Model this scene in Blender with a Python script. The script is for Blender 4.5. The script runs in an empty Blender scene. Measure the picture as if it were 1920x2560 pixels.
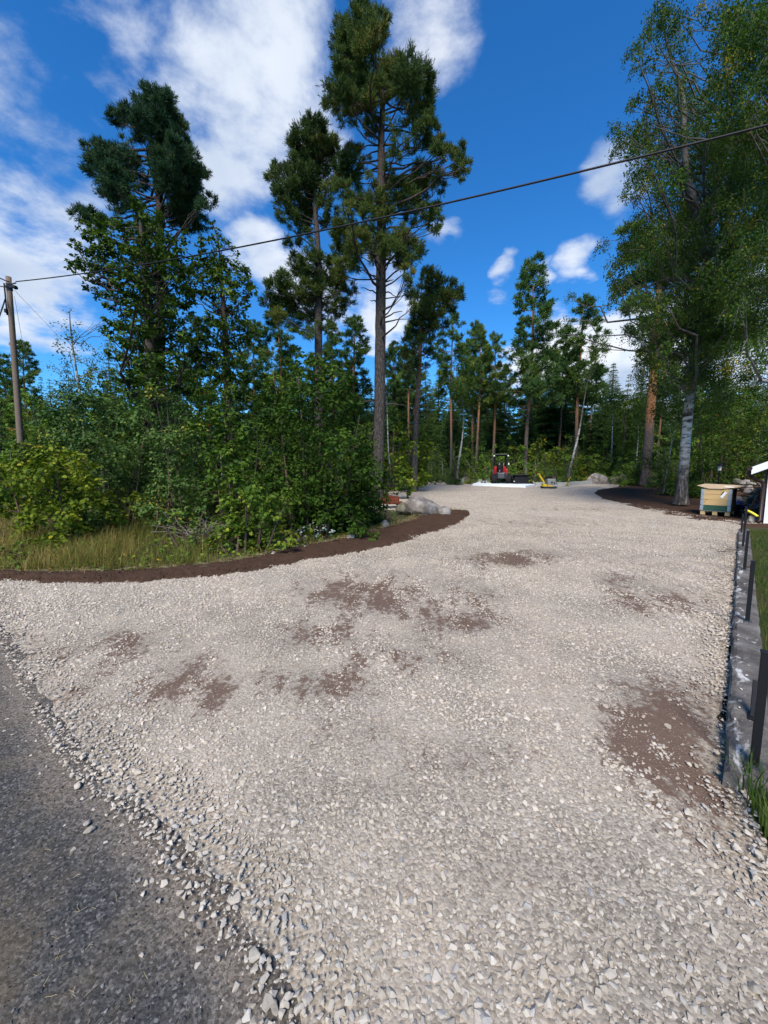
import bpy, bmesh, math, random
import numpy as np
from mathutils import Vector, Matrix
from mathutils.geometry import delaunay_2d_cdt

scene = bpy.context.scene
R = math.radians
rng = np.random.default_rng(11)
random.seed(11)

# ------------------------------------------------------------------ camera
CAM_H, PITCH, FPX = 1.6, R(5.94), 961.0
SLOPE = 0.015                                   # the site rises gently away from the camera
cam_d = bpy.data.cameras.new('camera')
cam = bpy.data.objects.new('camera', cam_d)
scene.collection.objects.link(cam)
cam.location = (0, 0, CAM_H)
cam.rotation_euler = (R(90) - PITCH, 0, 0)
cam_d.sensor_fit = 'VERTICAL'
cam_d.sensor_height = 36.0
cam_d.sensor_width = 27.0
cam_d.lens = FPX / 2560.0 * 36.0
cam_d.clip_start = 0.05
cam_d.clip_end = 3000
scene.camera = cam

# ------------------------------------------------------------------ light
SUN_EL, SUN_AZ = 47.0, 194.0                    # azimuth clockwise from +Y (view direction): behind and to the left
sun_d = bpy.data.lights.new('sun', 'SUN')
sun_d.energy = 3.7
sun_d.angle = R(22)
sun_d.color = (1.0, 0.91, 0.79)
sun = bpy.data.objects.new('sun', sun_d)
scene.collection.objects.link(sun)
sdir = Vector((math.sin(R(SUN_AZ)) * math.cos(R(SUN_EL)), math.cos(R(SUN_AZ)) * math.cos(R(SUN_EL)), math.sin(R(SUN_EL))))
sun.rotation_euler = sdir.to_track_quat('Z', 'Y').to_euler()
sun.location = (0, -20, 60)

scene.view_settings.view_transform = 'Standard'
scene.view_settings.look = 'None'
scene.view_settings.exposure = 0.66
scene.view_settings.gamma = 1.0
scene.view_settings.use_curve_mapping = False
scene.render.engine = 'CYCLES'
scene.cycles.max_bounces = 4
scene.cycles.diffuse_bounces = 2
scene.cycles.glossy_bounces = 1
scene.cycles.transmission_bounces = 2
scene.cycles.adaptive_threshold = 0.03
scene.cycles.transparent_max_bounces = 6
scene.cycles.use_denoising = True


# ------------------------------------------------------------------ node helper
class NT:
    def __init__(s, tree):
        s.t = tree
        tree.nodes.clear()

    def n(s, typ, out=0, props=None, **ins):
        nd = s.t.nodes.new(typ)
        for k, v in (props or {}).items():
            setattr(nd, k, v)
        for k, v in ins.items():
            sock = nd.inputs[int(k[1:])] if k[0] == 'i' and k[1:].isdigit() else nd.inputs[k.replace('_', ' ')]
            if isinstance(v, bpy.types.NodeSocket):
                s.t.links.new(v, sock)
            elif v is not None:
                sock.default_value = v
        return nd if out is None else nd.outputs[out]

    def m(s, op, a, b=None, c=None, clamp=False):
        ins = {'i0': a}
        if b is not None: ins['i1'] = b
        if c is not None: ins['i2'] = c
        return s.n('ShaderNodeMath', 0, {'operation': op, 'use_clamp': clamp}, **ins)

    def v(s, op, a, b=None):
        o = 1 if op in ('DOT_PRODUCT', 'LENGTH', 'DISTANCE') else 0
        ins = {'i0': a}
        if b is not None: ins['i1'] = b
        return s.n('ShaderNodeVectorMath', o, {'operation': op}, **ins)

    def mix(s, f, a, b, blend='MIX'):
        nd = s.t.nodes.new('ShaderNodeMix')
        nd.data_type = 'RGBA'
        nd.blend_type = blend
        for i, v in ((0, f), (6, a), (7, b)):
            if isinstance(v, bpy.types.NodeSocket):
                s.t.links.new(v, nd.inputs[i])
            else:
                nd.inputs[i].default_value = v if i == 0 else (tuple(v) + (1,))[:4]
        return nd.outputs[2]

    def ramp(s, f, stops, interp='LINEAR'):
        nd = s.t.nodes.new('ShaderNodeValToRGB')
        cr = nd.color_ramp
        cr.interpolation = interp
        while len(cr.elements) < len(stops):
            cr.elements.new(0.5)
        for e, (p, c) in zip(cr.elements, stops):
            e.position = p
            e.color = (c, c, c, 1) if isinstance(c, (int, float)) else (tuple(c) + (1,))[:4]
        s.t.links.new(f, nd.inputs[0])
        return nd.outputs[0]

    def noise(s, vec, scale, detail=4, rough=0.55, dist=0.0, out=0):
        return s.n('ShaderNodeTexNoise', out, None, Vector=vec, Scale=scale, Detail=detail, Roughness=rough, Distortion=dist)

    def step(s, x, lo, hi):
        return s.n('ShaderNodeMapRange', 0, {'interpolation_type': 'SMOOTHSTEP'}, i0=x, i1=lo, i2=hi, i3=0.0, i4=1.0)


# ------------------------------------------------------------------ projection of photograph pixels into the place
CP, SP = math.cos(PITCH), math.sin(PITCH)


def ray(px, py):
    x, y = (px - 960) / FPX, (1280 - py) / FPX
    return np.array((x, CP + y * SP, -SP + y * CP))


def P(px, py, Y):
    d = ray(px, py)
    t = Y / d[1]
    return np.array((d[0] * t, Y, CAM_H + d[2] * t))


def GP(px, py, h=0.0):
    d = ray(px, py)
    t = (CAM_H - h) / (SLOPE * d[1] - d[2])
    return np.array((d[0] * t, d[1] * t, CAM_H + d[2] * t))


def G(y):
    return SLOPE * y


def to_px(p):
    p = np.asarray(p, float)
    x, y, z = p[..., 0], p[..., 1], p[..., 2] - CAM_H
    dep = y * CP - z * SP
    up = y * SP + z * CP
    return 960 + FPX * x / dep, 1280 - FPX * up / dep


DS = 1920 / 1659.0                               # scale of the full-frame view in which outlines were read


def GD(x, y, h=0.0):
    return GP(x * DS, y * DS, h)


# ------------------------------------------------------------------ sky with clouds
world = bpy.data.worlds.new('World')
scene.world = world
world.use_nodes = True
w = NT(world.node_tree)
sky = w.n('ShaderNodeTexSky', None, {'sky_type': 'NISHITA', 'sun_disc': False})
sky.sun_elevation = R(SUN_EL)
sky.sun_rotation = R(SUN_AZ)
sky.air_density = 1.0
sky.dust_density = 0.25
sky.ozone_density = 3.0
skyc = w.n('ShaderNodeHueSaturation', 0, None, Saturation=1.28, Value=0.128, Color=sky.outputs[0])
skyc = w.mix(1.0, skyc, (0.46, 0.83, 1.03), 'MULTIPLY')
dvec = w.n('ShaderNodeTexCoord', 0)
dn = w.v('NORMALIZE', dvec)
sep = w.n('ShaderNodeSeparateXYZ', None, None, i0=dn)
den = w.m('ADD', w.m('MAXIMUM', sep.outputs[2], 0.0), 0.16)
pl = w.n('ShaderNodeCombineXYZ', 0, None, i0=w.m('DIVIDE', sep.outputs[0], den), i1=w.m('DIVIDE', sep.outputs[1], den), i2=0.0)
warp = w.v('SCALE', w.v('SUBTRACT', w.noise(pl, 2.2, 3, 0.6, 0, 1), (0.5, 0.5, 0.5)))
warp.node.inputs['Scale'].default_value = 0.20
dw = w.v('NORMALIZE', w.v('ADD', dn, warp))
CLOUDS = [  # x, y in the view (1659 wide), angular radius in degrees, strength
    (585, 45, 6.2, .80), (605, 175, 6.0, .84), (510, 160, 5.4, .80), (405, 215, 3.6, .62), (545, 285, 5, .78), (640, 280, 4, .74), (515, 395, 4.6, .80),
    (20, 570, 7.5, .84), (110, 530, 5.5, .76), (35, 420, 6.5, .62), (175, 465, 4, .70), (10, 180, 4.5, .58), (95, 272, 5, .50),
    (160, 20, 6, .40), (250, 105, 5, .45), (292, 190, 3.5, .42),
    (930, 30, 4.6, .60), (940, 110, 3.6, .54),
    (1345, 385, 2.9, .92), (1315, 430, 2.3, .8),
    (1090, 592, 1.7, .85), (1190, 612, 1.4, .62), (1255, 577, 2.2, .66), (1060, 660, 2, .5),
    (1215, 770, 4.4, 1.05), (1300, 770, 5.0, 1.1), (1120, 795, 3.2, .95), (1420, 800, 7, 1.05), (1600, 750, 8, .95),
    (570, 560, 4.2, .95), (610, 595, 3.6, .9), (830, 660, 4.6, .95), (700, 640, 4.5, .75),
    (970, 515, 1.9, .66), (85, 685, 1.7, .75), (110, 640, 3.4, .42),
]
tot = None
for (cx, cy, sg, st) in CLOUDS:
    d = ray(cx * DS, cy * DS)
    d = d / np.linalg.norm(d)
    e = w.n('ShaderNodeMapRange', 0, None, i0=w.v('DOT_PRODUCT', dw, tuple(d)), i1=math.cos(R(sg * 1.45)), i2=1.0, i3=0.0, i4=st * .97)
    tot = e if tot is None else w.m('MAXIMUM', tot, e)
fb = w.noise(pl, 3.4, 7, 0.62, 0.15)
fb2 = w.noise(pl, 0.55, 2, 0.5, 0.2)
gen = w.m('MULTIPLY', w.step(fb2, 0.56, 0.84), 0.42)
tot = w.m('MAXIMUM', tot, gen)
dens = w.m('ADD', w.m('SUBTRACT', tot, 0.52), w.m('MULTIPLY', w.m('SUBTRACT', fb, 0.5), 1.7))
alpha = w.step(dens, -0.22, 0.36)
up_only = w.step(sep.outputs[2], -0.02, 0.06)
alpha = w.m('MULTIPLY', alpha, up_only)
shade = w.noise(pl, 1.5, 3, 0.5, 0.3)
cc = w.ramp(shade, [(0.34, (0.34, 0.41, 0.53)), (0.55, (0.58, 0.62, 0.68)), (0.72, (0.67, 0.68, 0.70))])
col = w.mix(w.m('MULTIPLY', alpha, 0.96), skyc, cc)
bg = w.n('ShaderNodeBackground', 0, None, Color=col, Strength=1.0)
w.n('ShaderNodeOutputWorld', None, None, Surface=bg)
world.cycles.sampling_method = 'MANUAL'
world.cycles.sample_map_resolution = 256


# ------------------------------------------------------------------ materials
def material(name):
    m = bpy.data.materials.new(name)
    m.use_nodes = True
    return m, NT(m.node_tree)


def finish(nt, color, rough=0.7, bump=None, bstr=0.3, bdist=0.02, spec=0.3, metal=0.0, **kw):
    ins = dict(Base_Color=color if isinstance(color, bpy.types.NodeSocket) else (tuple(color) + (1,))[:4], Roughness=rough, Metallic=metal)
    ins['Specular_IOR_Level'] = spec
    if bump is not None:
        ins['Normal'] = nt.n('ShaderNodeBump', 0, None, Strength=bstr, Distance=bdist, Height=bump)
    ins.update(kw)
    b = nt.n('ShaderNodeBsdfPrincipled', 0, None, **ins)
    nt.n('ShaderNodeOutputMaterial', None, None, Surface=b)
    return b


def wpos(nt):
    return nt.n('ShaderNodeNewGeometry', 0)


def opos(nt):
    return nt.n('ShaderNodeTexCoord', 3)


def simple(name, col, rough=0.6, var=0.25, scale=8.0, bstr=0.15, spec=0.3, metal=0.0, bd=0.01):
    m, t = material(name)
    o = opos(t)
    f = t.noise(o, scale, 5, 0.6)
    c = t.mix(f, [x * (1 - var) for x in col], [min(1, x * (1 + var)) for x in col])
    finish(t, c, rough, t.noise(o, scale * 6, 4), bstr, bd, spec, metal)
    return m


M = {}


def foliage(name, stops, trans=0.24, rough=0.6, spec=0.12):
    m, t = material(name)
    a = t.n('ShaderNodeAttribute', 2, {'attribute_name': 'var'})
    rnd = t.n('ShaderNodeObjectInfo', 5)
    a2 = t.m('ADD', a, t.m('MULTIPLY', t.m('SUBTRACT', rnd, 0.5), 0.25), clamp=True)
    c = t.ramp(a2, stops)
    pb = t.n('ShaderNodeBsdfPrincipled', 0, None, Base_Color=c, Roughness=rough, Specular_IOR_Level=spec)
    tc = t.mix(1.0, c, (1.25, 1.35, 0.7), 'MULTIPLY')
    tr = t.n('ShaderNodeBsdfTranslucent', 0, None, Color=tc)
    mx = t.n('ShaderNodeMixShader', 0, None, i0=trans, i1=pb, i2=tr)
    t.n('ShaderNodeOutputMaterial', None, None, Surface=mx)
    M[name] = m


foliage('needle_hero', [(0, (0.031, 0.059, 0.021)), (.5, (0.068, 0.108, 0.028)), (.85, (0.118, 0.147, 0.034)), (1, (0.199, 0.147, 0.040))], .15, .7, .08)
foliage('needle_blue', [(0, (0.018, 0.045, 0.025)), (.5, (0.034, 0.074, 0.035)), (.85, (0.057, 0.102, 0.042)), (1, (0.076, 0.112, 0.040))], .15, .7, .08)
foliage('needle_far', [(0, (0.035, 0.076, 0.025)), (.5, (0.064, 0.125, 0.033)), (.85, (0.112, 0.176, 0.042)), (1, (0.185, 0.225, 0.048))], .15, .7, .08)
foliage('needle_spruce', [(0, (0.027, 0.064, 0.022)), (.5, (0.055, 0.108, 0.030)), (1, (0.124, 0.183, 0.043))], .12, .7, .08)
foliage('leaf_oak', [(0, (0.029, 0.059, 0.009)), (.5, (0.057, 0.104, 0.014)), (.85, (0.107, 0.163, 0.024)), (1, (0.171, 0.198, 0.026))])
foliage('leaf_bush', [(0, (0.032, 0.068, 0.008)), (.5, (0.074, 0.131, 0.014)), (.85, (0.138, 0.198, 0.022)), (1, (0.232, 0.248, 0.029))])
foliage('leaf_bush_dark', [(0, (0.021, 0.050, 0.006)), (.5, (0.049, 0.097, 0.011)), (.85, (0.091, 0.147, 0.018)), (1, (0.153, 0.184, 0.023))])
foliage('leaf_willow', [(0, (0.044, 0.085, 0.022)), (.5, (0.081, 0.144, 0.034)), (.85, (0.135, 0.198, 0.043)), (1, (0.370, 0.281, 0.032))])
foliage('leaf_hazel', [(0, (0.052, 0.088, 0.008)), (.5, (0.109, 0.156, 0.012)), (.85, (0.179, 0.212, 0.017)), (1, (0.309, 0.274, 0.023))])
foliage('leaf_birch', [(0, (0.023, 0.054, 0.009)), (.45, (0.045, 0.092, 0.014)), (.85, (0.084, 0.132, 0.019)), (.96, (0.178, 0.167, 0.021)), (1, (0.330, 0.236, 0.019))], .28)
foliage('leaf_pale', [(0, (.040, .072, .030)), (.5, (.07, .115, .045)), (1, (.13, .17, .06))])
foliage('leaf_under', [(0, (0.051, 0.116, 0.017)), (.5, (0.105, 0.185, 0.025)), (.85, (0.173, 0.264, 0.034)), (.97, (0.278, 0.316, 0.035)), (1, (0.604, 0.232, 0.035))])
foliage('leaf_silver', [(0, (.14, .19, .16)), (1, (.34, .40, .36))], .1)
foliage('grass_tall', [(0, (0.062, 0.094, 0.016)), (.5, (0.138, 0.143, 0.027)), (.8, (0.263, 0.182, 0.059)), (1, (0.400, 0.275, 0.108))], .3)
foliage('grass_lawn', [(0, (.025, .060, .010)), (.6, (.055, .105, .018)), (1, (.13, .14, .035))], .3)
foliage('straw', [(0, (.22, .17, .09)), (1, (.45, .38, .24))], .1)


def bark_pine(name, switch, dark=(.085, .072, .066), orange=(.30, .135, .060)):
    m, t = material(name)
    o = opos(t)
    st = t.n('ShaderNodeMapping', 0, None, i0=o, i3=(1, 1, .28))
    vo = t.n('ShaderNodeTexVoronoi', None, {'feature': 'DISTANCE_TO_EDGE'}, Vector=st, Scale=13.0)
    no = t.noise(o, 9, 6, .65)
    z = t.n('ShaderNodeSeparateXYZ', None, None, i0=o).outputs[2]
    up = t.step(t.m('ADD', z, t.m('MULTIPLY', t.m('SUBTRACT', no, .5), 2.0)), switch[0], switch[1])
    base = t.mix(up, dark, orange)
    base = t.mix(t.m('MULTIPLY', no, .7), base, t.mix(up, [min(1, x * 1.8) for x in dark], [min(1, x * 1.3) for x in orange]))
    crack = t.step(vo.outputs[0], 0.0, .10)
    c = t.mix(t.m('MULTIPLY', t.m('SUBTRACT', 1.0, crack), t.m('SUBTRACT', 1.0, t.m('MULTIPLY', up, .75))), base, (.035, .028, .026))
    finish(t, c, .9, t.m('ADD', t.m('MULTIPLY', crack, .7), no), .8, .03, .1)
    M[name] = m


bark_pine('bark_pine_hero', (9.0, 18.0), (.058, .050, .046), (.080, .052, .040))
bark_pine('bark_pine_far', (3.0, 9.0), (.080, .068, .062), (.24, .125, .070))
bark_pine('bark_pine_orange', (3.2, 5.4), (.075, .062, .058), (.33, .15, .065))


def bark_birch():
    m, t = material('bark_birch')
    o = opos(t)
    st = t.n('ShaderNodeMapping', 0, None, i0=o, i3=(2.2, 2.2, 6.0))
    n1 = t.noise(st, 1.6, 6, .62, .5)
    z = t.n('ShaderNodeSeparateXYZ', None, None, i0=o).outputs[2]
    c = t.ramp(n1, [(.36, (.03, .028, .026)), (.43, (.16, .15, .14)), (.52, (.44, .43, .41)), (.8, (.60, .585, .56))])
    st2 = t.n('ShaderNodeMapping', 0, None, i0=o, i3=(6, 6, 1.6))
    n2 = t.noise(st2, 2.2, 6, .7)
    low = t.m('SUBTRACT', 1.0, t.step(t.m('ADD', z, t.m('MULTIPLY', t.m('SUBTRACT', n1, .5), 2.5)), .5, 3.2))
    rough = t.ramp(n2, [(.42, (.035, .030, .028)), (.56, (.10, .09, .08)), (.70, (.34, .33, .31))])
    c = t.mix(low, c, rough)
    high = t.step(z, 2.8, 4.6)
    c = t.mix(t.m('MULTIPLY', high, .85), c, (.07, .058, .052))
    finish(t, c, .8, t.m('ADD', t.m('MULTIPLY', n2, low), t.m('MULTIPLY', n1, .4)), .7, .03, .15)
    M['bark_birch'] = m


bark_birch()
M['bark_dark'] = simple('bark_dark', (.065, .052, .045), .9, .4, 6, .6, .1, bd=.03)
M['twig'] = simple('twig', (.085, .06, .048), .9, .3, 6, .3, .1)
M['dead_wood'] = simple('dead_wood', (.19, .165, .14), .9, .35, 6, .4, .1)


def granite(name, base, dark, tint):
    m, t = material(name)
    o = opos(t)
    n1 = t.noise(o, 2.4, 8, .68)
    n2 = t.noise(o, 30, 3, .6)
    c = t.mix(t.step(n1, .38, .66), dark, base)
    c = t.mix(t.m('MULTIPLY', t.step(n2, .55, .75), .4), c, tint)
    finish(t, c, .85, t.m('ADD', n1, t.m('MULTIPLY', n2, .25)), .7, .06, .2)
    M[name] = m


granite('granite', (.34, .31, .29), (.13, .115, .10), (.42, .36, .32))
granite('granite_moss', (.20, .19, .15), (.085, .09, .05), (.25, .23, .2))


def gravel_color(t, o, cell, dirt):
    """stone and dust colours common to the gravel sheet and the loose stones"""
    zone = t.noise(o, .55, 4, .55)
    stone = t.ramp(cell, [(0, (.39, .335, .265)), (.2, (.485, .42, .34)), (.6, (.55, .48, .395)), (.9, (.62, .55, .46)), (.96, (.44, .41, .375)), (1, (.35, .335, .315))])
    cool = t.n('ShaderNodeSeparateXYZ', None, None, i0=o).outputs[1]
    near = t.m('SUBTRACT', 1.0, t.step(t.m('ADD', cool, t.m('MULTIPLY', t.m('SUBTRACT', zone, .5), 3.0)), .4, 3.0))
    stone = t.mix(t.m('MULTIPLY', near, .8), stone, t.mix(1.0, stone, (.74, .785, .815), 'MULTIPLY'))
    dust = t.step(t.noise(o, .9, 7, .68, .3), .46, .70)
    stone = t.mix(t.m('MULTIPLY', dust, .28), stone, (.38, .30, .235))
    return stone


def make_gravel():
    m, t = material('gravel_ground')
    o = wpos(t)
    dirt = t.n('ShaderNodeAttribute', 2, {'attribute_name': 'dirt'})
    wob = t.v('ADD', o, t.v('SCALE', t.noise(o, 14, 2, .5, 0, 1)))
    wob.node.inputs[1].links[0].from_node.inputs['Scale'].default_value = .02
    v1 = t.n('ShaderNodeTexVoronoi', None, {'feature': 'F1'}, Vector=wob, Scale=24.0)
    v1e = t.n('ShaderNodeTexVoronoi', None, {'feature': 'DISTANCE_TO_EDGE'}, Vector=wob, Scale=24.0)
    v2 = t.n('ShaderNodeTexVoronoi', None, {'feature': 'F1'}, Vector=wob, Scale=85.0)
    cell = t.n('ShaderNodeSeparateColor', 0, None, i0=v1.outputs[1])
    cell2 = t.n('ShaderNodeSeparateColor', 0, None, i0=v2.outputs[1])
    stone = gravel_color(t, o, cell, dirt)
    fz = t.step(t.noise(o, 1.3, 5, .6), .40, .64)
    fine = t.mix(cell2, t.mix(fz, (.16, .138, .11), (.27, .228, .18)), t.mix(fz, (.38, .335, .27), (.46, .40, .32)))
    yy = t.n('ShaderNodeSeparateXYZ', None, None, i0=o).outputs[1]
    far = t.step(yy, 8.0, 14.0)
    stones_here = t.m('MULTIPLY', t.m('MULTIPLY', t.step(v1e.outputs[0], .02, .09), t.step(cell, .12, .3)), t.m('ADD', .02, t.m('MULTIPLY', far, .95)))
    c = t.mix(stones_here, fine, stone)
    big = t.noise(o, .35, 6, .65)
    c = t.mix(t.m('MULTIPLY', t.step(big, .42, .68), .2), c, (.30, .235, .19))
    brk = t.noise(t.n('ShaderNodeMapping', 0, None, i0=o, i2=(0, 0, .7), i3=(2.0, .8, 1)), 2.4, 9, .74, .3)
    brk2 = t.noise(o, 16, 5, .7)
    dm = t.step(t.m('ADD', t.m('MULTIPLY', dirt, 1.05), t.m('ADD', t.m('MULTIPLY', t.m('SUBTRACT', brk, .53), 2.6), t.m('MULTIPLY', t.m('SUBTRACT', brk2, .5), 1.8))), .30, .70)
    dm = t.m('MULTIPLY', dm, t.step(dirt, .04, .30))
    c = t.mix(t.m('MULTIPLY', dm, .92), c, t.mix(brk2, (.075, .046, .034), (.165, .108, .080)))
    h = t.m('ADD', t.m('MULTIPLY', t.step(v1e.outputs[0], 0, .2), stones_here), t.m('MULTIPLY', v2.outputs[0], -.3))
    finish(t, c, .95, h, .55, .02, .05)
    M['gravel_ground'] = m
    m, t = material('gravel_stone')
    o = wpos(t)
    cell = t.n('ShaderNodeObjectInfo', 5)
    dirt = t.n('ShaderNodeAttribute', 2, {'attribute_name': 'dirt', 'attribute_type': 'INSTANCER'})
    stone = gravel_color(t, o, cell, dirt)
    n1 = t.noise(o, 60, 4, .65)
    stone = t.mix(t.m('MULTIPLY', n1, .5), stone, t.mix(1.0, stone, (.72, .68, .65), 'MULTIPLY'))
    stone = t.mix(t.m('MULTIPLY', t.m('MINIMUM', dirt, 1.0), .62), stone, (.20, .138, .102))
    finish(t, stone, .92, n1, .5, .006, .06)
    M['gravel_stone'] = m
    m, t = material('road_stone')
    cell = t.n('ShaderNodeObjectInfo', 5)
    o = wpos(t)
    c = t.ramp(cell, [(0, (.024, .026, .030)), (.6, (.052, .054, .058)), (.9, (.095, .095, .095)), (1, (.22, .21, .20))])
    finish(t, c, .75, t.noise(o, 60, 4, .6), .4, .005, .3)
    M['road_stone'] = m
    m, t = material('road_ground')
    o = wpos(t)
    v2 = t.n('ShaderNodeTexVoronoi', None, {'feature': 'F1'}, Vector=o, Scale=120.0)
    cell = t.n('ShaderNodeSeparateColor', 0, None, i0=v2.outputs[1])
    c = t.ramp(cell, [(0, (.036, .036, .036)), (.6, (.066, .066, .065)), (.9, (.115, .112, .108)), (1, (.20, .19, .18))])
    n1 = t.noise(o, 1.7, 8, .68)
    c = t.mix(t.step(n1, .42, .66), c, t.mix(cell, (.080, .067, .050), (.150, .124, .094)))
    dst = t.n('ShaderNodeAttribute', 2, {'attribute_name': 'dust'})
    c = t.mix(t.m('MULTIPLY', t.step(t.m('ADD', dst, t.m('MULTIPLY', t.m('SUBTRACT', n1, .5), 1.2)), .15, .95), .75), c, t.mix(cell, (.105, .088, .070), (.30, .255, .21)))
    n3 = t.noise(o, 45, 5, .7)
    finish(t, c, .95, t.m('ADD', t.m('MULTIPLY', n3, .8), n1), .9, .015, .06)
    M['road_ground'] = m
    m, t = material('soil')
    o = wpos(t)
    n1, n2 = t.noise(o, 5, 8, .7), t.noise(o, 38, 4, .65)
    c = t.mix(n1, (.022, .014, .010), (.062, .040, .029))
    c = t.mix(t.m('MULTIPLY', t.step(n2, .66, .75), .55), c, (.17, .13, .10))
    finish(t, t.mix(1.0, c, (1.75, 1.62, 1.5), 'MULTIPLY'), .96, t.m('ADD', n1, t.m('MULTIPLY', n2, .6)), 1.0, .05, .08)
    M['soil'] = m
    m, t = material('forest_floor')
    o = wpos(t)
    n1, n2 = t.noise(o, .6, 7, .65), t.noise(o, 16, 5, .7)
    c = t.mix(t.step(n1, .4, .62), (.050, .038, .024), (.035, .055, .016))
    c = t.mix(n2, c, (.085, .070, .045))
    finish(t, c, .95, n2, .9, .05, .1)
    M['forest_floor'] = m
    m, t = material('lawn')
    o = wpos(t)
    n1, n2 = t.noise(o, 1.2, 5, .6), t.noise(o, 45, 4, .7)
    c = t.mix(t.step(n1, .4, .65), (.035, .062, .014), (.10, .088, .04))
    finish(t, t.mix(n2, c, (.05, .055, .02)), .95, n2, .9, .03, .1)
    M['lawn'] = m


make_gravel()


def concrete():
    m, t = material('concrete')
    o = opos(t)
    n1, n2 = t.noise(o, 3.5, 7, .65), t.noise(o, 40, 4, .6)
    c = t.mix(t.step(n1, .3, .7), (.062, .056, .050), (.185, .17, .155))
    sp = t.n('ShaderNodeSeparateXYZ', None, None, i0=o)
    wv = t.noise(t.n('ShaderNodeMapping', 0, None, i0=o, i3=(1.5, 3.2, 1)), 2.4, 6, .65, .9)
    edge = t.m('SUBTRACT', 1.0, t.step(t.m('ABSOLUTE', sp.outputs[1]), .03, .17))
    s = t.m('MULTIPLY', t.step(t.m('ADD', wv, t.m('MULTIPLY', edge, .09)), .62, .74), .6)
    c = t.mix(s, c, (.72, .71, .69))
    c = t.mix(t.m('MULTIPLY', t.step(n2, .56, .70), .5), c, (.08, .07, .06))
    finish(t, c, .95, t.m('ADD', n1, t.m('MULTIPLY', n2, .5)), .8, .03, .08)
    M['concrete'] = m
    m, t = material('plank')
    o = opos(t)
    g = t.noise(t.n('ShaderNodeMapping', 0, None, i0=o, i3=(1.2, 1.2, 22)), 3, 5, .6, .6)
    kn = t.n('ShaderNodeTexVoronoi', None, {'feature': 'F1'}, Vector=o, Scale=4.0)
    c = t.mix(g, (.42, .27, .115), (.62, .44, .22))
    c = t.mix(t.m('SUBTRACT', 1.0, t.step(kn.outputs[0], .05, .13)), c, (.20, .10, .04))
    finish(t, c, .75, g, .2, .004, .2)
    M['plank'] = m


concrete()
M['block'] = simple('block', (.36, .36, .345), .92, .22, 7, .5, .15, bd=.01)
M['insulation'] = simple('insulation', (.74, .80, .83), .7, .05, 4, .1, .3)
M['black_paint'] = simple('black_paint', (.010, .010, .012), .5, .3, 10, .1, .25)
M['dark_steel'] = simple('dark_steel', (.045, .050, .060), .5, .3, 6, .2, .5)
M['red_paint'] = simple('red_paint', (.33, .012, .016), .38, .2, 5, .1, .5)
M['yellow_paint'] = simple('yellow_paint', (.62, .42, .03), .45, .15, 6, .1, .4)
M['rubber'] = simple('rubber', (.016, .016, .017), .85, .3, 12, .4, .2)
M['grey_metal'] = simple('grey_metal', (.28, .28, .27), .5, .2, 8, .2, .5, .2)
M['galvanised'] = simple('galvanised', (.38, .42, .45), .45, .2, 9, .15, .5, .5)
M['lamp_white'] = simple('lamp_white', (.72, .72, .70), .3, .05, 5, .05, .5)
M['green_paint'] = simple('green_paint', (.028, .085, .055), .6, .25, 8, .2, .3)
M['cardboard'] = simple('cardboard', (.47, .36, .24), .85, .12, 6, .2, .15)
M['cardboard_dark_and_side_shade'] = simple('cardboard_dark_and_side_shade', (.10, .075, .05), .9, .2, 6, .2, .1)  # dark cardboard; also the shade painted onto the pallet box's side boards
M['white_paint'] = simple('white_paint', (.78, .80, .82), .5, .04, 3, .05, .3)
M['red_wood'] = simple('red_wood', (.10, .018, .012), .85, .25, 8, .3, .15)
M['brown_metal'] = simple('brown_metal', (.030, .012, .010), .45, .2, 8, .1, .4)
M['roof_black'] = simple('roof_black', (.02, .02, .022), .7, .2, 8, .2, .3)
M['tarp_blue'] = simple('tarp_blue', (.012, .035, .26), .45, .25, 5, .3, .4, bd=.03)
M['hose_yellow'] = simple('hose_yellow', (.70, .60, .05), .5, .1, 5, .1, .3)
M['rust'] = simple('rust', (.13, .035, .018), .85, .45, 12, .5, .2)
M['pole_wood'] = simple('pole_wood', (.165, .125, .098), .9, .25, 5, .4, .1, bd=.02)
M['cable'] = simple('cable', (.010, .010, .013), .6, .1, 5, .05, .3)
M['old_plank'] = simple('old_plank', (.16, .085, .065), .85, .35, 5, .3, .15)
M['old_plank_grey'] = simple('old_plank_grey', (.20, .18, .16), .9, .25, 6, .3, .1)


# ------------------------------------------------------------------ mesh helpers
def link(o):
    scene.collection.objects.link(o)
    return o


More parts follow.
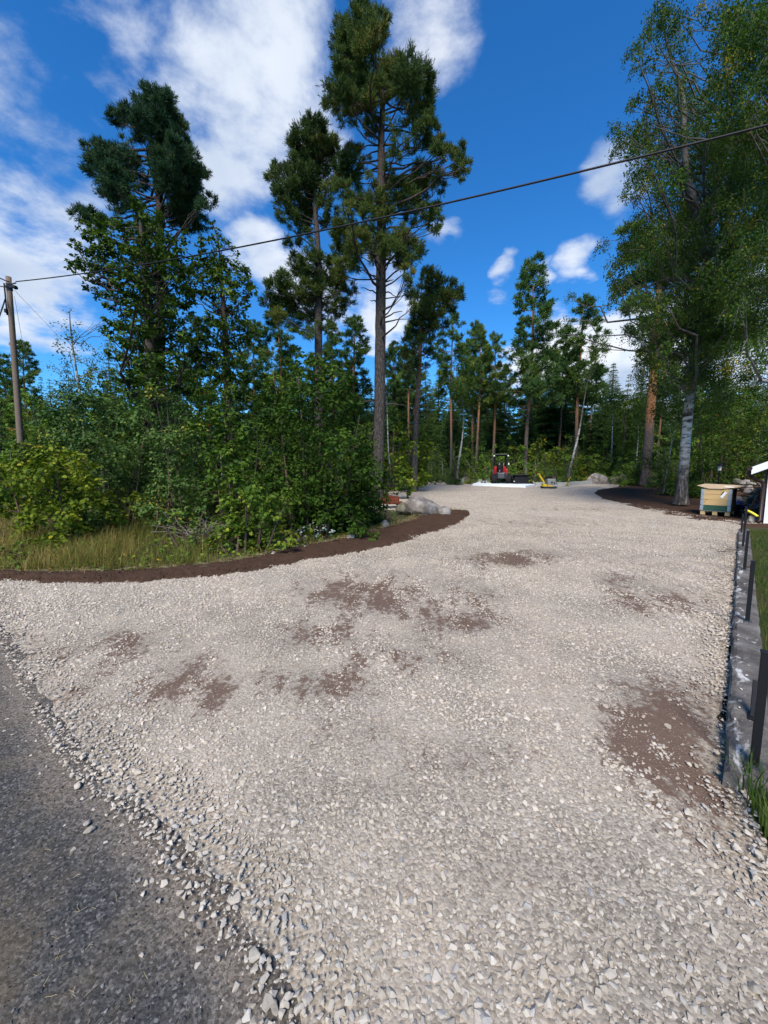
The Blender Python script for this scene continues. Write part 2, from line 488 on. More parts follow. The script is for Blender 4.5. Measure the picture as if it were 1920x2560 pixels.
def np_mesh(name, V, tris=None, quads=None, var=None, mats=(), smooth=False, attrs=None):
    me = bpy.data.meshes.new(name)
    V = np.asarray(V, np.float32).reshape(-1, 3)
    tris = np.zeros((0, 3), np.int32) if tris is None else np.asarray(tris, np.int32).reshape(-1, 3)
    quads = np.zeros((0, 4), np.int32) if quads is None else np.asarray(quads, np.int32).reshape(-1, 4)
    me.vertices.add(len(V))
    me.vertices.foreach_set('co', V.ravel())
    nl = tris.size + quads.size
    if nl:
        me.loops.add(nl)
        me.loops.foreach_set('vertex_index', np.concatenate((tris.ravel(), quads.ravel())).astype(np.int32))
        me.polygons.add(len(tris) + len(quads))
        st = np.concatenate((np.arange(len(tris)) * 3, tris.size + np.arange(len(quads)) * 4)).astype(np.int32)
        me.polygons.foreach_set('loop_start', st)
        if smooth:
            me.polygons.foreach_set('use_smooth', np.ones(len(st), bool))
    at = dict(attrs or {})
    if var is not None:
        at['var'] = var
    for k, a in at.items():
        a = np.asarray(a, np.float32)
        if a.ndim == 1:
            me.attributes.new(k, 'FLOAT', 'POINT').data.foreach_set('value', a)
        else:
            me.attributes.new(k, 'FLOAT_VECTOR', 'POINT').data.foreach_set('vector', a.ravel())
    for x in mats:
        me.materials.append(M[x] if isinstance(x, str) else x)
    me.update(calc_edges=True)
    return me


def obj(name, me, parent=None, loc=None):
    o = link(bpy.data.objects.new(name, me))
    if parent is not None:
        o.parent = parent
    if loc is not None:
        o.location = loc
    return o


def tag(o, label=None, cat=None, group=None, kind=None):
    if label: o['label'] = label
    if cat: o['category'] = cat
    if group: o['group'] = group
    if kind: o['kind'] = kind
    return o


def thing(name, label, cat, loc=(0, 0, 0), rz=0.0, group=None):
    o = link(bpy.data.objects.new(name, None))
    o.empty_display_size = .2
    o.location = loc
    o.rotation_euler = (0, 0, rz)
    return tag(o, label, cat, group)


def copy_tree(o, parent=None):
    c = o.copy()
    link(c)
    c.parent = parent
    for ch in list(o.children):
        copy_tree(ch, c)
    return c


class MB:
    """collects boxes, bars, tubes and prisms; build() links them as one mesh"""
    def __init__(s):
        s.v, s.f = [], []

    def add(s, vs, fs):
        b = len(s.v)
        s.v += [tuple(map(float, x)) for x in vs]
        s.f += [tuple(b + i for i in f) for f in fs]
        return s

    def box(s, c, size, rot=None):
        hx, hy, hz = size[0] / 2, size[1] / 2, size[2] / 2
        vs = [Vector((x, y, z)) for x in (-hx, hx) for y in (-hy, hy) for z in (-hz, hz)]
        if rot is not None:
            rm = Matrix.Rotation(rot[2], 3, 'Z') @ Matrix.Rotation(rot[1], 3, 'Y') @ Matrix.Rotation(rot[0], 3, 'X')
            vs = [rm @ v for v in vs]
        return s.add([v + Vector(c) for v in vs], [(0, 1, 3, 2), (4, 6, 7, 5), (0, 4, 5, 1), (2, 3, 7, 6), (0, 2, 6, 4), (1, 5, 7, 3)])

    def tube(s, pts, rad, n=8, cap=True):
        pts = [Vector(p) for p in pts]
        rad = rad if hasattr(rad, '__len__') else [rad] * len(pts)
        vs, fs = [], []
        prev = None
        for i, p in enumerate(pts):
            d = (pts[min(i + 1, len(pts) - 1)] - pts[max(i - 1, 0)]).normalized()
            a = prev if prev is not None else (Vector((1, 0, 0)) if abs(d.x) < .8 else Vector((0, 0, 1)))
            u = (a - d * a.dot(d)).normalized()
            prev = u
            v = d.cross(u)
            for k in range(n):
                an = 2 * math.pi * k / n
                vs.append(p + (u * math.cos(an) + v * math.sin(an)) * rad[i])
        for i in range(len(pts) - 1):
            for k in range(n):
                fs.append((i * n + k, i * n + (k + 1) % n, (i + 1) * n + (k + 1) % n, (i + 1) * n + k))
        if cap:
            fs.append(tuple(range(n))[::-1])
            fs.append(tuple((len(pts) - 1) * n + k for k in range(n)))
        return s.add(vs, fs)

    def prism(s, poly, x0, x1, axis='x'):
        n = len(poly)
        def pt(a, q):
            return (a, q[0], q[1]) if axis == 'x' else ((q[0], a, q[1]) if axis == 'y' else (q[0], q[1], a))
        vs = [pt(x0, q) for q in poly] + [pt(x1, q) for q in poly]
        fs = [tuple(range(n)), tuple(range(2 * n - 1, n - 1, -1))]
        fs += [(i, n + i, n + (i + 1) % n, (i + 1) % n) for i in range(n)]
        return s.add(vs, fs)

    def build(s, name, mt, parent=None, bevel=0.0, smooth=False, loc=None):
        me = bpy.data.meshes.new(name)
        me.from_pydata(s.v, [], s.f)
        me.materials.append(M[mt])
        bm = bmesh.new()
        bm.from_mesh(me)
        bmesh.ops.recalc_face_normals(bm, faces=bm.faces)
        if bevel:
            bmesh.ops.bevel(bm, geom=list(bm.edges), offset=bevel, segments=2, affect='EDGES', profile=.5)
        bm.to_mesh(me)
        bm.free()
        if smooth:
            me.polygons.foreach_set('use_smooth', np.ones(len(me.polygons), bool))
        return obj(name, me, parent, loc)


def np_tube(pts, rad, n=6, wob=0.0):
    """tapered tube as arrays"""
    pts = np.asarray(pts, float)
    rad = np.asarray(rad, float)
    d = np.gradient(pts, axis=0)
    d /= np.linalg.norm(d, axis=1, keepdims=True) + 1e-9
    a = np.array((1.0, 0, 0)) if abs(d[:, 0]).mean() < .75 else np.array((0, 0, 1.0))
    u = a - d * (d @ a)[:, None]
    u /= np.linalg.norm(u, axis=1, keepdims=True) + 1e-9
    v = np.cross(d, u)
    an = np.arange(n) * 2 * np.pi / n
    rr = rad[:, None] * (1 + wob * rng.standard_normal((len(pts), n)))
    V = pts[:, None, :] + rr[..., None] * (np.cos(an)[None, :, None] * u[:, None, :] + np.sin(an)[None, :, None] * v[:, None, :])
    i = np.arange(len(pts) - 1)[:, None] * n
    k = np.arange(n)[None, :]
    Q = np.stack((i + k, i + (k + 1) % n, i + n + (k + 1) % n, i + n + k), -1).reshape(-1, 4)
    return V.reshape(-1, 3), Q


class Acc:
    def __init__(s):
        s.V, s.T, s.Q, s.var, s.n = [], [], [], [], 0

    def add(s, V, tris=None, quads=None, var=None):
        V = np.asarray(V).reshape(-1, 3)
        s.V.append(V)
        if tris is not None: s.T.append(np.asarray(tris) + s.n)
        if quads is not None: s.Q.append(np.asarray(quads) + s.n)
        s.var.append(np.zeros(len(V)) if var is None else np.broadcast_to(var, (len(V),)))
        s.n += len(V)

    def mesh(s, name, mats, off=(0, 0, 0), smooth=False):
        V = np.concatenate(s.V) - np.asarray(off)
        return np_mesh(name, V, np.concatenate(s.T) if s.T else None, np.concatenate(s.Q) if s.Q else None, np.concatenate(s.var), mats, smooth)


def unit(a):
    return a / (np.linalg.norm(a, axis=-1, keepdims=True) + 1e-9)


def frames(zax, yhint):
    """rotation matrices whose z axis is zax and whose y axis leans to yhint"""
    z = unit(zax)
    x = unit(np.cross(yhint, z))
    y = np.cross(z, x)
    return np.stack((x, y, z), -1)


def scatter(acc, TV, TF, pos, Rm, sc, var):
    k = len(TV)
    n = len(pos)
    sc = np.asarray(sc)
    sc = sc[:, None, None] if sc.ndim == 1 else sc[:, None, :]
    V = np.einsum('nij,nkj->nki', Rm, TV[None] * sc) + pos[:, None, :]
    F = TF[None] + (np.arange(n) * k)[:, None, None]
    acc.add(V.reshape(-1, 3), F.reshape(-1, 3), None, np.repeat(var, k))


def snoise(x, y, s=1.0, seed=0):
    """cheap smooth noise in about -1..1"""
    r = np.random.default_rng(seed)
    out = 0
    for i in range(6):
        a, b, p = r.normal(0, s * (1 + i * .7)), r.normal(0, s * (1 + i * .7)), r.uniform(0, 6.28)
        out = out + np.sin(x * a + y * b + p) / (1 + .5 * i)
    return out / 2.6


# ------------------------------------------------------------------ ground sheets
def inside(poly, x, y):
    px, py = np.asarray(poly)[:, 0], np.asarray(poly)[:, 1]
    r = np.zeros(np.shape(x), bool)
    j = len(px) - 1
    for i in range(len(px)):
        c = ((py[i] > y) != (py[j] > y)) & (x < (px[j] - px[i]) * (y - py[i]) / (py[j] - py[i] + 1e-12) + px[i])
        r ^= c
        j = i
    return r


def edge_dist(poly, x, y):
    poly = np.asarray(poly)[:, :2]
    d = np.full(np.shape(x), 1e9)
    for i in range(len(poly)):
        a, b = poly[i - 1], poly[i]
        ab = b - a
        t = np.clip(((x - a[0]) * ab[0] + (y - a[1]) * ab[1]) / (ab @ ab + 1e-12), 0, 1)
        d = np.minimum(d, np.hypot(x - a[0] - t * ab[0], y - a[1] - t * ab[1]))
    return d


def resample(pts, step):
    pts = np.asarray(pts)[:, :2]
    out = []
    for i in range(len(pts)):
        a, b = pts[i], pts[(i + 1) % len(pts)]
        n = max(1, int(np.hypot(*(b - a)) / step))
        out += [a + (b - a) * k / n for k in range(n)]
    return np.array(out)


def sheet(name, outline, pts, hfun, mat, attr=None, wob=0.0, step=.3, smooth=True):
    """a triangulated sheet over an outline, with extra inner points and a height function above the plane"""
    ol = resample(outline, step)
    if wob:
        ol = ol + .22 * wob * rng.standard_normal(ol.shape)
        ol = ol + wob * np.stack((snoise(ol[:, 0], ol[:, 1], 9, 3), snoise(ol[:, 0], ol[:, 1], 9, 4)), 1)
    pts = np.asarray(pts)[:, :2]
    keep = inside(ol, pts[:, 0], pts[:, 1]) & (edge_dist(ol, pts[:, 0], pts[:, 1]) > .02)
    allp = np.concatenate((ol, pts[keep]))
    n = len(ol)
    vo, _, fo, *_ = delaunay_2d_cdt([Vector(map(float, p)) for p in allp], [(i, (i + 1) % n) for i in range(n)], [], 1, 1e-5)
    xy = np.array([(v.x, v.y) for v in vo])
    z = G(xy[:, 1]) + hfun(xy[:, 0], xy[:, 1], edge_dist(ol, xy[:, 0], xy[:, 1]))
    V = np.column_stack((xy, z))
    me = np_mesh(name, V, np.array([f for f in fo if len(f) == 3]), None, None, [mat], smooth, {k: f(V) for k, f in (attr or {}).items()})
    # face normals up
    bm = bmesh.new(); bm.from_mesh(me)
    flip = [f for f in bm.faces if f.normal.z < 0]
    bmesh.ops.reverse_faces(bm, faces=flip)
    bm.to_mesh(me); bm.free()
    return tag(obj(name, me), kind='structure')


def jgrid(x0, x1, y0, y1, s):
    gx, gy = np.meshgrid(np.arange(x0, x1, s), np.arange(y0, y1, s))
    p = np.column_stack((gx.ravel(), gy.ravel()))
    return p + rng.uniform(-.4, .4, p.shape) * s


# forest floor to the horizon
gp = np.concatenate((jgrid(-16, 16, -6, 30, 1.2), jgrid(-120, 120, -60, 160, 12)))
sheet('ground', [(-700, -200), (700, -200), (700, 900), (-700, 900)], gp, lambda x, y, d: -.02 + 0 * x, 'forest_floor', step=60)

ROAD_EDGE = [GD(*p) for p in [(-60, 1275), (0, 1405), (40, 1490), (80, 1570), (130, 1660), (180, 1712), (250, 1765), (330, 1850), (385, 1935), (480, 2025), (520, 2110), (560, 2212), (640, 2500)]]
ROAD_EDGE = [p[:2] for p in ROAD_EDGE]
SOIL_OUT = [GD(*p)[:2] for p in [(-260, 1240), (-60, 1250), (0, 1255), (100, 1262), (200, 1263), (300, 1262), (400, 1256), (500, 1245), (600, 1229), (700, 1210), (780, 1195), (850, 1180), (900, 1167), (950, 1150), (985, 1136), (1005, 1125), (1016, 1115)]]
SOIL_IN = [GD(*p)[:2] for p in [(-260, 1228), (-60, 1238), (0, 1243), (90, 1244), (190, 1242), (300, 1238), (390, 1231), (480, 1222), (560, 1206), (650, 1186), (740, 1168), (800, 1152), (850, 1138), (890, 1124), (925, 1112), (960, 1104), (1008, 1106)]]
BED = [GP(*p)[:2] for p in [(1480, 1234), (1487, 1228), (1505, 1224), (1535, 1220), (1577, 1214), (1640, 1209), (1720, 1208), (1830, 1222), (1900, 1250), (1990, 1290), (1990, 1325), (1910, 1318), (1852, 1315), (1801, 1309), (1733, 1305), (1665, 1291), (1609, 1278), (1546, 1261), (1495, 1247)]]
road_poly = [(-40, 5.0)] + [(p[0] + .25, p[1] + .1) for p in ROAD_EDGE] + [(1.0, -8), (-40, -8)]
CURB_A, CURB_B = GP(1845, 1318)[:2], GP(1806, 1925)[:2]
gravel_poly = ([(-9.0, 5.6)] + [tuple(p) for p in ROAD_EDGE] + [(.3, -3), (2.2, -3), (1.55, .7)]
               + [tuple(GD(*p)[:2]) for p in [(1659, 1830), (1620, 1740), (1570, 1660)]]
               + [tuple(GP(1815, 1880)[:2]), tuple(GP(1842, 1400)[:2]), tuple(GP(1850, 1312)[:2]), tuple(GP(1990, 1312)[:2]), tuple(GP(1990, 1300)[:2])]
               + [tuple(GP(*p)[:2]) for p in [(1850, 1300), (1733, 1290), (1660, 1275), (1600, 1258), (1540, 1235), (1560, 1205), (1500, 1199), (1300, 1199), (1100, 1200), (985, 1203), (955, 1205), (890, 1216), (890, 1268), (1000, 1277), (1060, 1283)]]
               + [tuple((np.array(a) * .45 + np.array(b) * .55)) for a, b in zip(SOIL_OUT[::-1], SOIL_IN[::-1])][2:-2] + [(-9.0, 6.2)])

PATCH = [(1100, 1208, 90, 17, .95), (790, 1288, 130, 40, .85), (700, 1370, 90, 32, .75), (900, 1300, 170, 55, .62), (1000, 1340, 95, 32, .75), (280, 1390, 60, 30, .85), (420, 1490, 85, 50, .95),
         (690, 1480, 115, 36, .75), (1430, 1590, 110, 100, 1.15), (1500, 1720, 60, 85, 1.0), (1420, 1300, 95, 30, .75), (1340, 1262, 60, 25, .55), (870, 1430, 125, 32, .55), (150, 1510, 90, 32, .55),
         (100, 1400, 100, 26, .55), (1000, 1640, 200, 40, .42), (760, 1600, 150, 40, .4), (1230, 1540, 100, 50, .3), (1100, 1900, 180, 60, .40), (800, 1700, 200, 50, .32), (1560, 1900, 60, 200, .35),
         (860, 1360, 330, 120, .28), (300, 1460, 260, 70, .26), (1380, 1240, 200, 40, .28), (620, 1330, 200, 40, .26), (1150, 1130, 160, 12, .42), (1250, 1100, 160, 10, .38)]


def dirt_at(V):
    px, py = to_px(V)
    ok = V[:, 1] > .5
    px, py = np.where(ok, px / DS, -9e3), np.where(ok, py / DS, -9e3)
    d = np.zeros(len(V))
    for x, y, rx, ry, s in PATCH:
        d = np.maximum(d, .95 * s * np.exp(-((px - x) / rx / 1.35) ** 2 - ((py - y) / ry / 1.3) ** 2))
    return d


GP0 = resample(gravel_poly, .25)
sheet('dark_road', road_poly, np.concatenate((jgrid(-8, 2, -2, 6, .25), jgrid(-4, 1.2, .4, 5.4, .07))), lambda x, y, d: .002 + .008 * (1 + snoise(x, y, 3, 7)) * np.minimum(1, d * 4), 'road_ground', {'dust': lambda V: np.exp(-edge_dist(GP0, V[:, 0], V[:, 1]) / .16)}, step=.5)
gi = np.concatenate((jgrid(-9, 10, -1, 11, .16), jgrid(-12, 26, 11, 48, .7)))
sheet('gravel_drive', gravel_poly, gi, lambda x, y, d: -.006 + np.minimum(1, d * 4) * (.034 + .010 * snoise(x, y, 1.2, 21) + .006 * snoise(x, y, 5, 22)), 'gravel_ground', {'dirt': dirt_at}, wob=.07, step=.12)
gravel_drive = bpy.data.objects['gravel_drive']


def ribbon(name, A, B, hmax, seed, mat):
    """a low bank of loose soil between two edges"""
    def along(L, n):
        L = np.array(L)
        s = np.concatenate(([0], np.cumsum(np.linalg.norm(np.diff(L, axis=0), axis=1))))
        q = np.linspace(0, s[-1], n)
        return np.column_stack((np.interp(q, s, L[:, 0]), np.interp(q, s, L[:, 1])))
    n, k = 420, 22
    a, b = along(A, n), along(B, n)
    ext = unit(b - a)
    jag = .05 * snoise(np.linspace(0, 60, n), np.zeros(n), 1.2, seed) + .03 * snoise(np.linspace(0, 60, n), np.zeros(n), 5, seed + 5) + .03 * rng.standard_normal(n)
    a = a + ext * jag[:, None]
    t = np.linspace(-.02, 1.15, k)
    V = a[:, None, :] + (b - a)[:, None, :] * t[None, :, None]
    prof = np.interp(t, [-.02, .0, .12, .4, .75, 1.0, 1.15], [-.03, .02, .6, .95, 1.0, .55, -.3])
    x, y = V[..., 0], V[..., 1]
    z = G(y) + .012 + hmax * prof[None, :] * (1 + .28 * snoise(x, y, 3, seed + 1)) + .012 * snoise(x, y, 14, seed + 2) + .006 * rng.standard_normal(x.shape) * (prof > 0)
    VV = np.dstack((x, y, z)).reshape(-1, 3)
    i = np.arange(n - 1)[:, None] * k
    j = np.arange(k - 1)[None, :]
    Q = np.stack((i + j, i + j + 1, i + k + j + 1, i + k + j), -1).reshape(-1, 4)
    me = np_mesh(name, VV, None, Q[:, ::-1], None, [mat], True)
    return tag(obj(name, me), kind='structure')


ribbon('soil_bank', SOIL_OUT, SOIL_IN, .075, 31, 'soil')


def bed_h(x, y):
    d = edge_dist(resample(BED, .3), x, y) * inside(BED, x, y)
    return np.where(d > 0, .02 + np.interp(y, [14, 24], [.03, .22]) * (1 - np.exp(-d * 1.1)), 0)


sheet('soil_bed', BED, jgrid(7, 36, 9, 36, .28), lambda x, y, d: -.02 + np.minimum(1, d * 6) * (.05 + np.interp(y, [14, 24], [.01, .20]) * (1 - np.exp(-d * 1.1)) + np.interp(y, [14, 20], [.012, .035]) * snoise(x, y, 4, 41) + .012 * rng.standard_normal(len(x))), 'soil', wob=.06, step=.22)

# ------------------------------------------------------------------ loose stones
def hull_stone(seed, flat=.52):
    r = np.random.default_rng(seed)
    p = unit(r.standard_normal((11, 3))) * r.uniform(.8, 1.0, (11, 1)) * np.array((.5, .5 * r.uniform(.62, .95), .5 * flat * r.uniform(.8, 1.2)))
    bm = bmesh.new()
    for q in p:
        bm.verts.new(q)
    bmesh.ops.convex_hull(bm, input=bm.verts)
    bmesh.ops.delete(bm, geom=[v for v in bm.verts if not v.link_faces], context='VERTS')
    bmesh.ops.bevel(bm, geom=list(bm.edges), offset=.035, segments=1, affect='EDGES', clamp_overlap=True)
    me = bpy.data.meshes.new('stone')
    bm.to_mesh(me)
    bm.free()
    return me


def stone_collection(name, mat, n=10, seed=0):
    c = bpy.data.collections.new(name)
    for i in range(n):
        me = hull_stone(seed + i)
        me.materials.append(M[mat])
        c.objects.link(bpy.data.objects.new('stone_shape', me))
    return c


def instancer(name, pts, rot, scl, idx, coll, label, cat, extra=None):
    me = np_mesh(name, pts, attrs=dict(rot=rot, scl=scl, idx=idx, **(extra or {})))
    o = obj(name, me)
    ng = bpy.data.node_groups.new(name, 'GeometryNodeTree')
    ng.interface.new_socket('Geometry', in_out='INPUT', socket_type='NodeSocketGeometry')
    ng.interface.new_socket('Geometry', in_out='OUTPUT', socket_type='NodeSocketGeometry')
    L, nd = ng.links, ng.nodes
    gi_, go_ = nd.new('NodeGroupInput'), nd.new('NodeGroupOutput')
    iop, ci = nd.new('GeometryNodeInstanceOnPoints'), nd.new('GeometryNodeCollectionInfo')
    ci.inputs[0].default_value = coll
    ci.inputs[1].default_value = True
    ci.inputs[2].default_value = True
    iop.inputs['Pick Instance'].default_value = True
    L.new(gi_.outputs[0], iop.inputs['Points'])
    L.new(ci.outputs[0], iop.inputs['Instance'])
    for attr, sock, ty in (('rot', 'Rotation', 'FLOAT_VECTOR'), ('scl', 'Scale', 'FLOAT_VECTOR'), ('idx', 'Instance Index', 'FLOAT')):
        na = nd.new('GeometryNodeInputNamedAttribute')
        na.data_type = ty
        na.inputs[0].default_value = attr
        if attr == 'rot':
            er = nd.new('FunctionNodeEulerToRotation')
            L.new(na.outputs[0], er.inputs[0])
            L.new(er.outputs[0], iop.inputs[sock])
        else:
            L.new(na.outputs[0], iop.inputs[sock])
    L.new(iop.outputs[0], go_.inputs[0])
    o.modifiers.new('stones', 'NODES').node_group = ng
    return tag(o, label, cat, kind='stuff')


gcol = stone_collection('gravel_shapes', 'gravel_stone', 12, 100)
rcol = stone_collection('road_shapes', 'road_stone', 8, 300)
GPOLY = np.array(resample(gravel_poly, .25))
ROADP = np.array(road_poly)


def in_view(p, m=80):
    V = np.column_stack((p, G(p[:, 1])))
    x, y = to_px(V)
    return (p[:, 1] > .45) & (x > -m) & (x < 1920 + m) & (y < 2560 + 3 * m)


def gz(x, y):
    return G(y) + .028 + .010 * snoise(x, y, 1.2, 21) + .006 * snoise(x, y, 5, 22)


def lay(pitch, y0, y1, smin, smax, keepf, sink, fade=None):
    p = jgrid(-y1 * 1.1, y1 * 1.1, y0, y1, pitch)
    p = p[in_view(p)]
    e = edge_dist(GPOLY, p[:, 0], p[:, 1])
    ins = inside(GPOLY, p[:, 0], p[:, 1])
    out_ok = (~ins) & (e < .30) & (rng.random(len(p)) < .28 * np.exp(-e / .06)) & inside(ROADP, p[:, 0], p[:, 1])
    p, ins = p[ins | out_ok], ins[ins | out_ok]
    V = np.column_stack((p, G(p[:, 1])))
    d = dirt_at(V)
    d = np.clip(d * (1 + .8 * snoise(p[:, 0], p[:, 1], 5, 51) + .7 * snoise(p[:, 0], p[:, 1], 14, 54) + .45 * snoise(p[:, 0], p[:, 1], 34, 55)), 0, 1)
    coarse = .5 + .5 * snoise(p[:, 0], p[:, 1], 1.6, 53)
    keep = rng.random(len(p)) < keepf(d, coarse) * (1 if fade is None else np.interp(p[:, 1], fade, (1, .1)))
    p, d, coarse, ins = p[keep], d[keep], coarse[keep], ins[keep]
    s = smin + (smax - smin) * rng.beta(1.6, 2.6, len(p)) * (.65 + .6 * np.clip(coarse, 0, 1))
    fl = rng.uniform(.75, 1.15, len(p))
    z = np.where(ins, gz(p[:, 0], p[:, 1]), G(p[:, 1]) + .008)
    pos = np.column_stack((p, z + s * (.31 * fl - sink) - d * s * .12))
    rot = np.column_stack((rng.normal(0, .20, len(p)), rng.normal(0, .20, len(p)), rng.uniform(0, 6.28, len(p))))
    scl = np.column_stack((s, s * rng.uniform(.75, 1.1, len(p)), s * fl))
    return pos, rot, scl, d


cover = lambda d: 1 - .90 * np.clip(d * 1.6 - .18, 0, 1)
L1 = lay(.0265, .5, 6.5, .013, .052, lambda d, c: (.80 + .2 * np.clip(c, 0, 1)) * cover(d), .225)
L2 = lay(.045, 6.5, 17, .026, .056, lambda d, c: .85 * cover(d), .21, (9.5, 17))
L3 = lay(.017, .5, 3.0, .007, .018, lambda d, c: .60 * (1 - .6 * d), .17)
L4 = lay(.085, .5, 5.0, .040, .068, lambda d, c: .40 * np.clip(c, 0, 1) * cover(d), .225)
pos, rot, scl, dd = [np.concatenate(x) for x in zip(L1, L2, L3, L4)]
# the largest stones in view become parts of their own
sz = scl[:, 0]
pxs = sz * FPX / np.hypot(pos[:, 1], CAM_H)
vx, vy = to_px(pos)
order = np.argsort(-(pxs + 1e3 * 0) * ((vx > 0) & (vx < 1920) & (vy < 2555)))
big = order[:280]
meshes = [o.data for o in gcol.objects]
inv = gravel_drive.matrix_world.inverted()
for i in big:
    o = obj('stone', meshes[i % len(meshes)], gravel_drive)
    o.location, o.rotation_euler, o.scale = pos[i], rot[i], scl[i]
rest = np.ones(len(pos), bool)
rest[big] = False
print('stones', rest.sum())
instancer('gravel', pos[rest], rot[rest], scl[rest], rng.integers(0, 12, rest.sum()), gcol, 'pale pinkish grey crushed stone gravel covering the drive', 'gravel', {'dirt': dd[rest]})

# clods on the soil
ccol = stone_collection('clod_shapes', 'soil', 6, 500)
q = []
A_, B_ = np.array(SOIL_OUT), np.array(SOIL_IN)
for _ in range(5200):
    i = rng.integers(0, len(A_) - 1)
    f, u = rng.random(), rng.beta(.7, 1.1)
    a = A_[i] + (A_[i + 1] - A_[i]) * f
    b = B_[i] + (B_[i + 1] - B_[i]) * f
    v = a + (b - a) * (u * 1.2 - .12)
    prof = np.interp(u * 1.2 - .12, [-.02, .0, .12, .4, .75, 1.0, 1.15], [0, .02, .6, .95, 1.0, .55, .1])
    q.append((v[0], v[1], G(v[1]) + .014 + .075 * prof))
for _ in range(2600):
    x, y = rng.uniform(6, 20), rng.uniform(9, 32)
    if inside(BED, np.array([x]), np.array([y]))[0]:
        q.append((x, y, G(y) + bed_h(np.array([x]), np.array([y]))[0] + .03))
q = np.array(q)
n = len(q)
s = .012 + .045 * rng.beta(1.0, 4.5, n)
instancer('soil_clods', q, np.column_stack((rng.normal(0, .6, (n, 2)), rng.uniform(0, 6.28, n))), np.column_stack((s, s * .9, s)), rng.integers(0, 6, n), ccol, 'dark crumbly clods on the soil bank and soil bed', 'soil')

# dark road grit
p = np.concatenate((jgrid(-7, 1.5, .45, 2.6, .026), jgrid(-7, 0, 2.6, 5.2, .05)))
p = p[in_view(p) & inside(ROADP, p[:, 0], p[:, 1]) & ~inside(GPOLY, p[:, 0], p[:, 1])]
c = snoise(p[:, 0], p[:, 1], 2.2, 61)
k = rng.random(len(p)) < np.clip(.30 + .40 * c, .05, .75)
p = p[k]
s = .006 + .020 * rng.beta(1.2, 4.0, len(p))
pos = np.column_stack((p, G(p[:, 1]) + .012 + .008 * snoise(p[:, 0], p[:, 1], 3, 7) + s * .08))
rot = np.column_stack((rng.normal(0, .35, (len(p), 2)), rng.uniform(0, 6.28, len(p))))
instancer('road_grit', pos, rot, np.column_stack((s, s * .85, s * .9)), rng.integers(0, 8, len(p)), rcol, 'dark grey grit and small stones on the old road', 'grit')
# a few pale stones that rolled out on the dark road
for (x, y, sc_) in [(170, 1706, .075), (188, 1790, .06), (196, 1802, .065), (200, 1730, .035), (232, 1768, .028), (345, 1955, .035), (310, 1940, .03), (300, 1910, .024), (430, 2010, .05), (415, 1995, .04), (470, 2080, .035), (260, 1825, .02), (545, 2150, .03)]:
    g = GD(x, y)
    o = obj('stone', meshes[int(x) % 12], gravel_drive)
    o.location = (g[0], g[1], g[2] + .012 + sc_ * .2)
    o.rotation_euler = (rng.normal(0, .3), rng.normal(0, .3), rng.uniform(0, 6))
    o.scale = (sc_, sc_ * .85, sc_ * .9)

# ------------------------------------------------------------------ lawn, kerb and low fence posts on the right
lawn_poly = [tuple(GD(*q)[:2]) for q in [(1570, 1655), (1620, 1735), (1659, 1825)]] + [(1.58, .7), (2.25, -3), (15, -3), (15, 9.6), tuple(GP(1925, 1322)[:2]), tuple(GP(1858, 1322)[:2]), tuple(GP(1830, 1880)[:2])]
sheet('lawn', lawn_poly, jgrid(1, 14, -2, 9, .4), lambda x, y, d: .003 + np.minimum(1, d * 3) * .03 * (1 + .4 * snoise(x, y, 3, 71)), 'lawn', step=.25, wob=.02)

KH = .10
ka, kb = GP(1847, 1322, KH), GP(1812, 1922, KH)
kd = (kb - ka)[:2]
klen = float(np.hypot(*kd))
kd = kd / klen
kn_ = np.array((-kd[1], kd[0]))
if kn_[0] < 0: kn_ = -kn_
kerb = thing('kerb', 'long weathered concrete kerb with white stains beside the gravel, black posts on it', 'kerb', (ka[0], ka[1], G(ka[1])), math.atan2(kd[1], kd[0]))
kside = -1 if np.cross(kd, kn_) < 0 else 1
nseg = 4
for i in range(nseg):
    n = 26
    x0, x1 = klen * i / nseg + (.004 if i else 0), klen * (i + 1) / nseg
    xs = np.linspace(x0, x1, n)
    prof = [(-.005, -.08), (.0, .075), (.012, .092), (.03, KH), (.165, KH), (.178, .09), (.186, .07), (.19, -.08)]
    V, Q = [], []
    m = len(prof)
    for a, x in enumerate(xs):
        yw = float(kd[1]) * x
        for b, (u, h) in enumerate(prof):
            jx = .004 * rng.standard_normal() if 0 < b < m - 1 else 0
            V.append((x, kside * (u + jx), yw * SLOPE + h + (.003 * rng.standard_normal() if h > 0 else 0)))
    for a in range(n - 1):
        for b in range(m - 1):
            Q.append((a * m + b, a * m + b + 1, (a + 1) * m + b + 1, (a + 1) * m + b))
    fs = [tuple(q) for q in Q] + [tuple(range(m)), tuple((n - 1) * m + b for b in range(m))]
    MB().add(V, fs).build('kerb_segment', 'concrete', kerb)

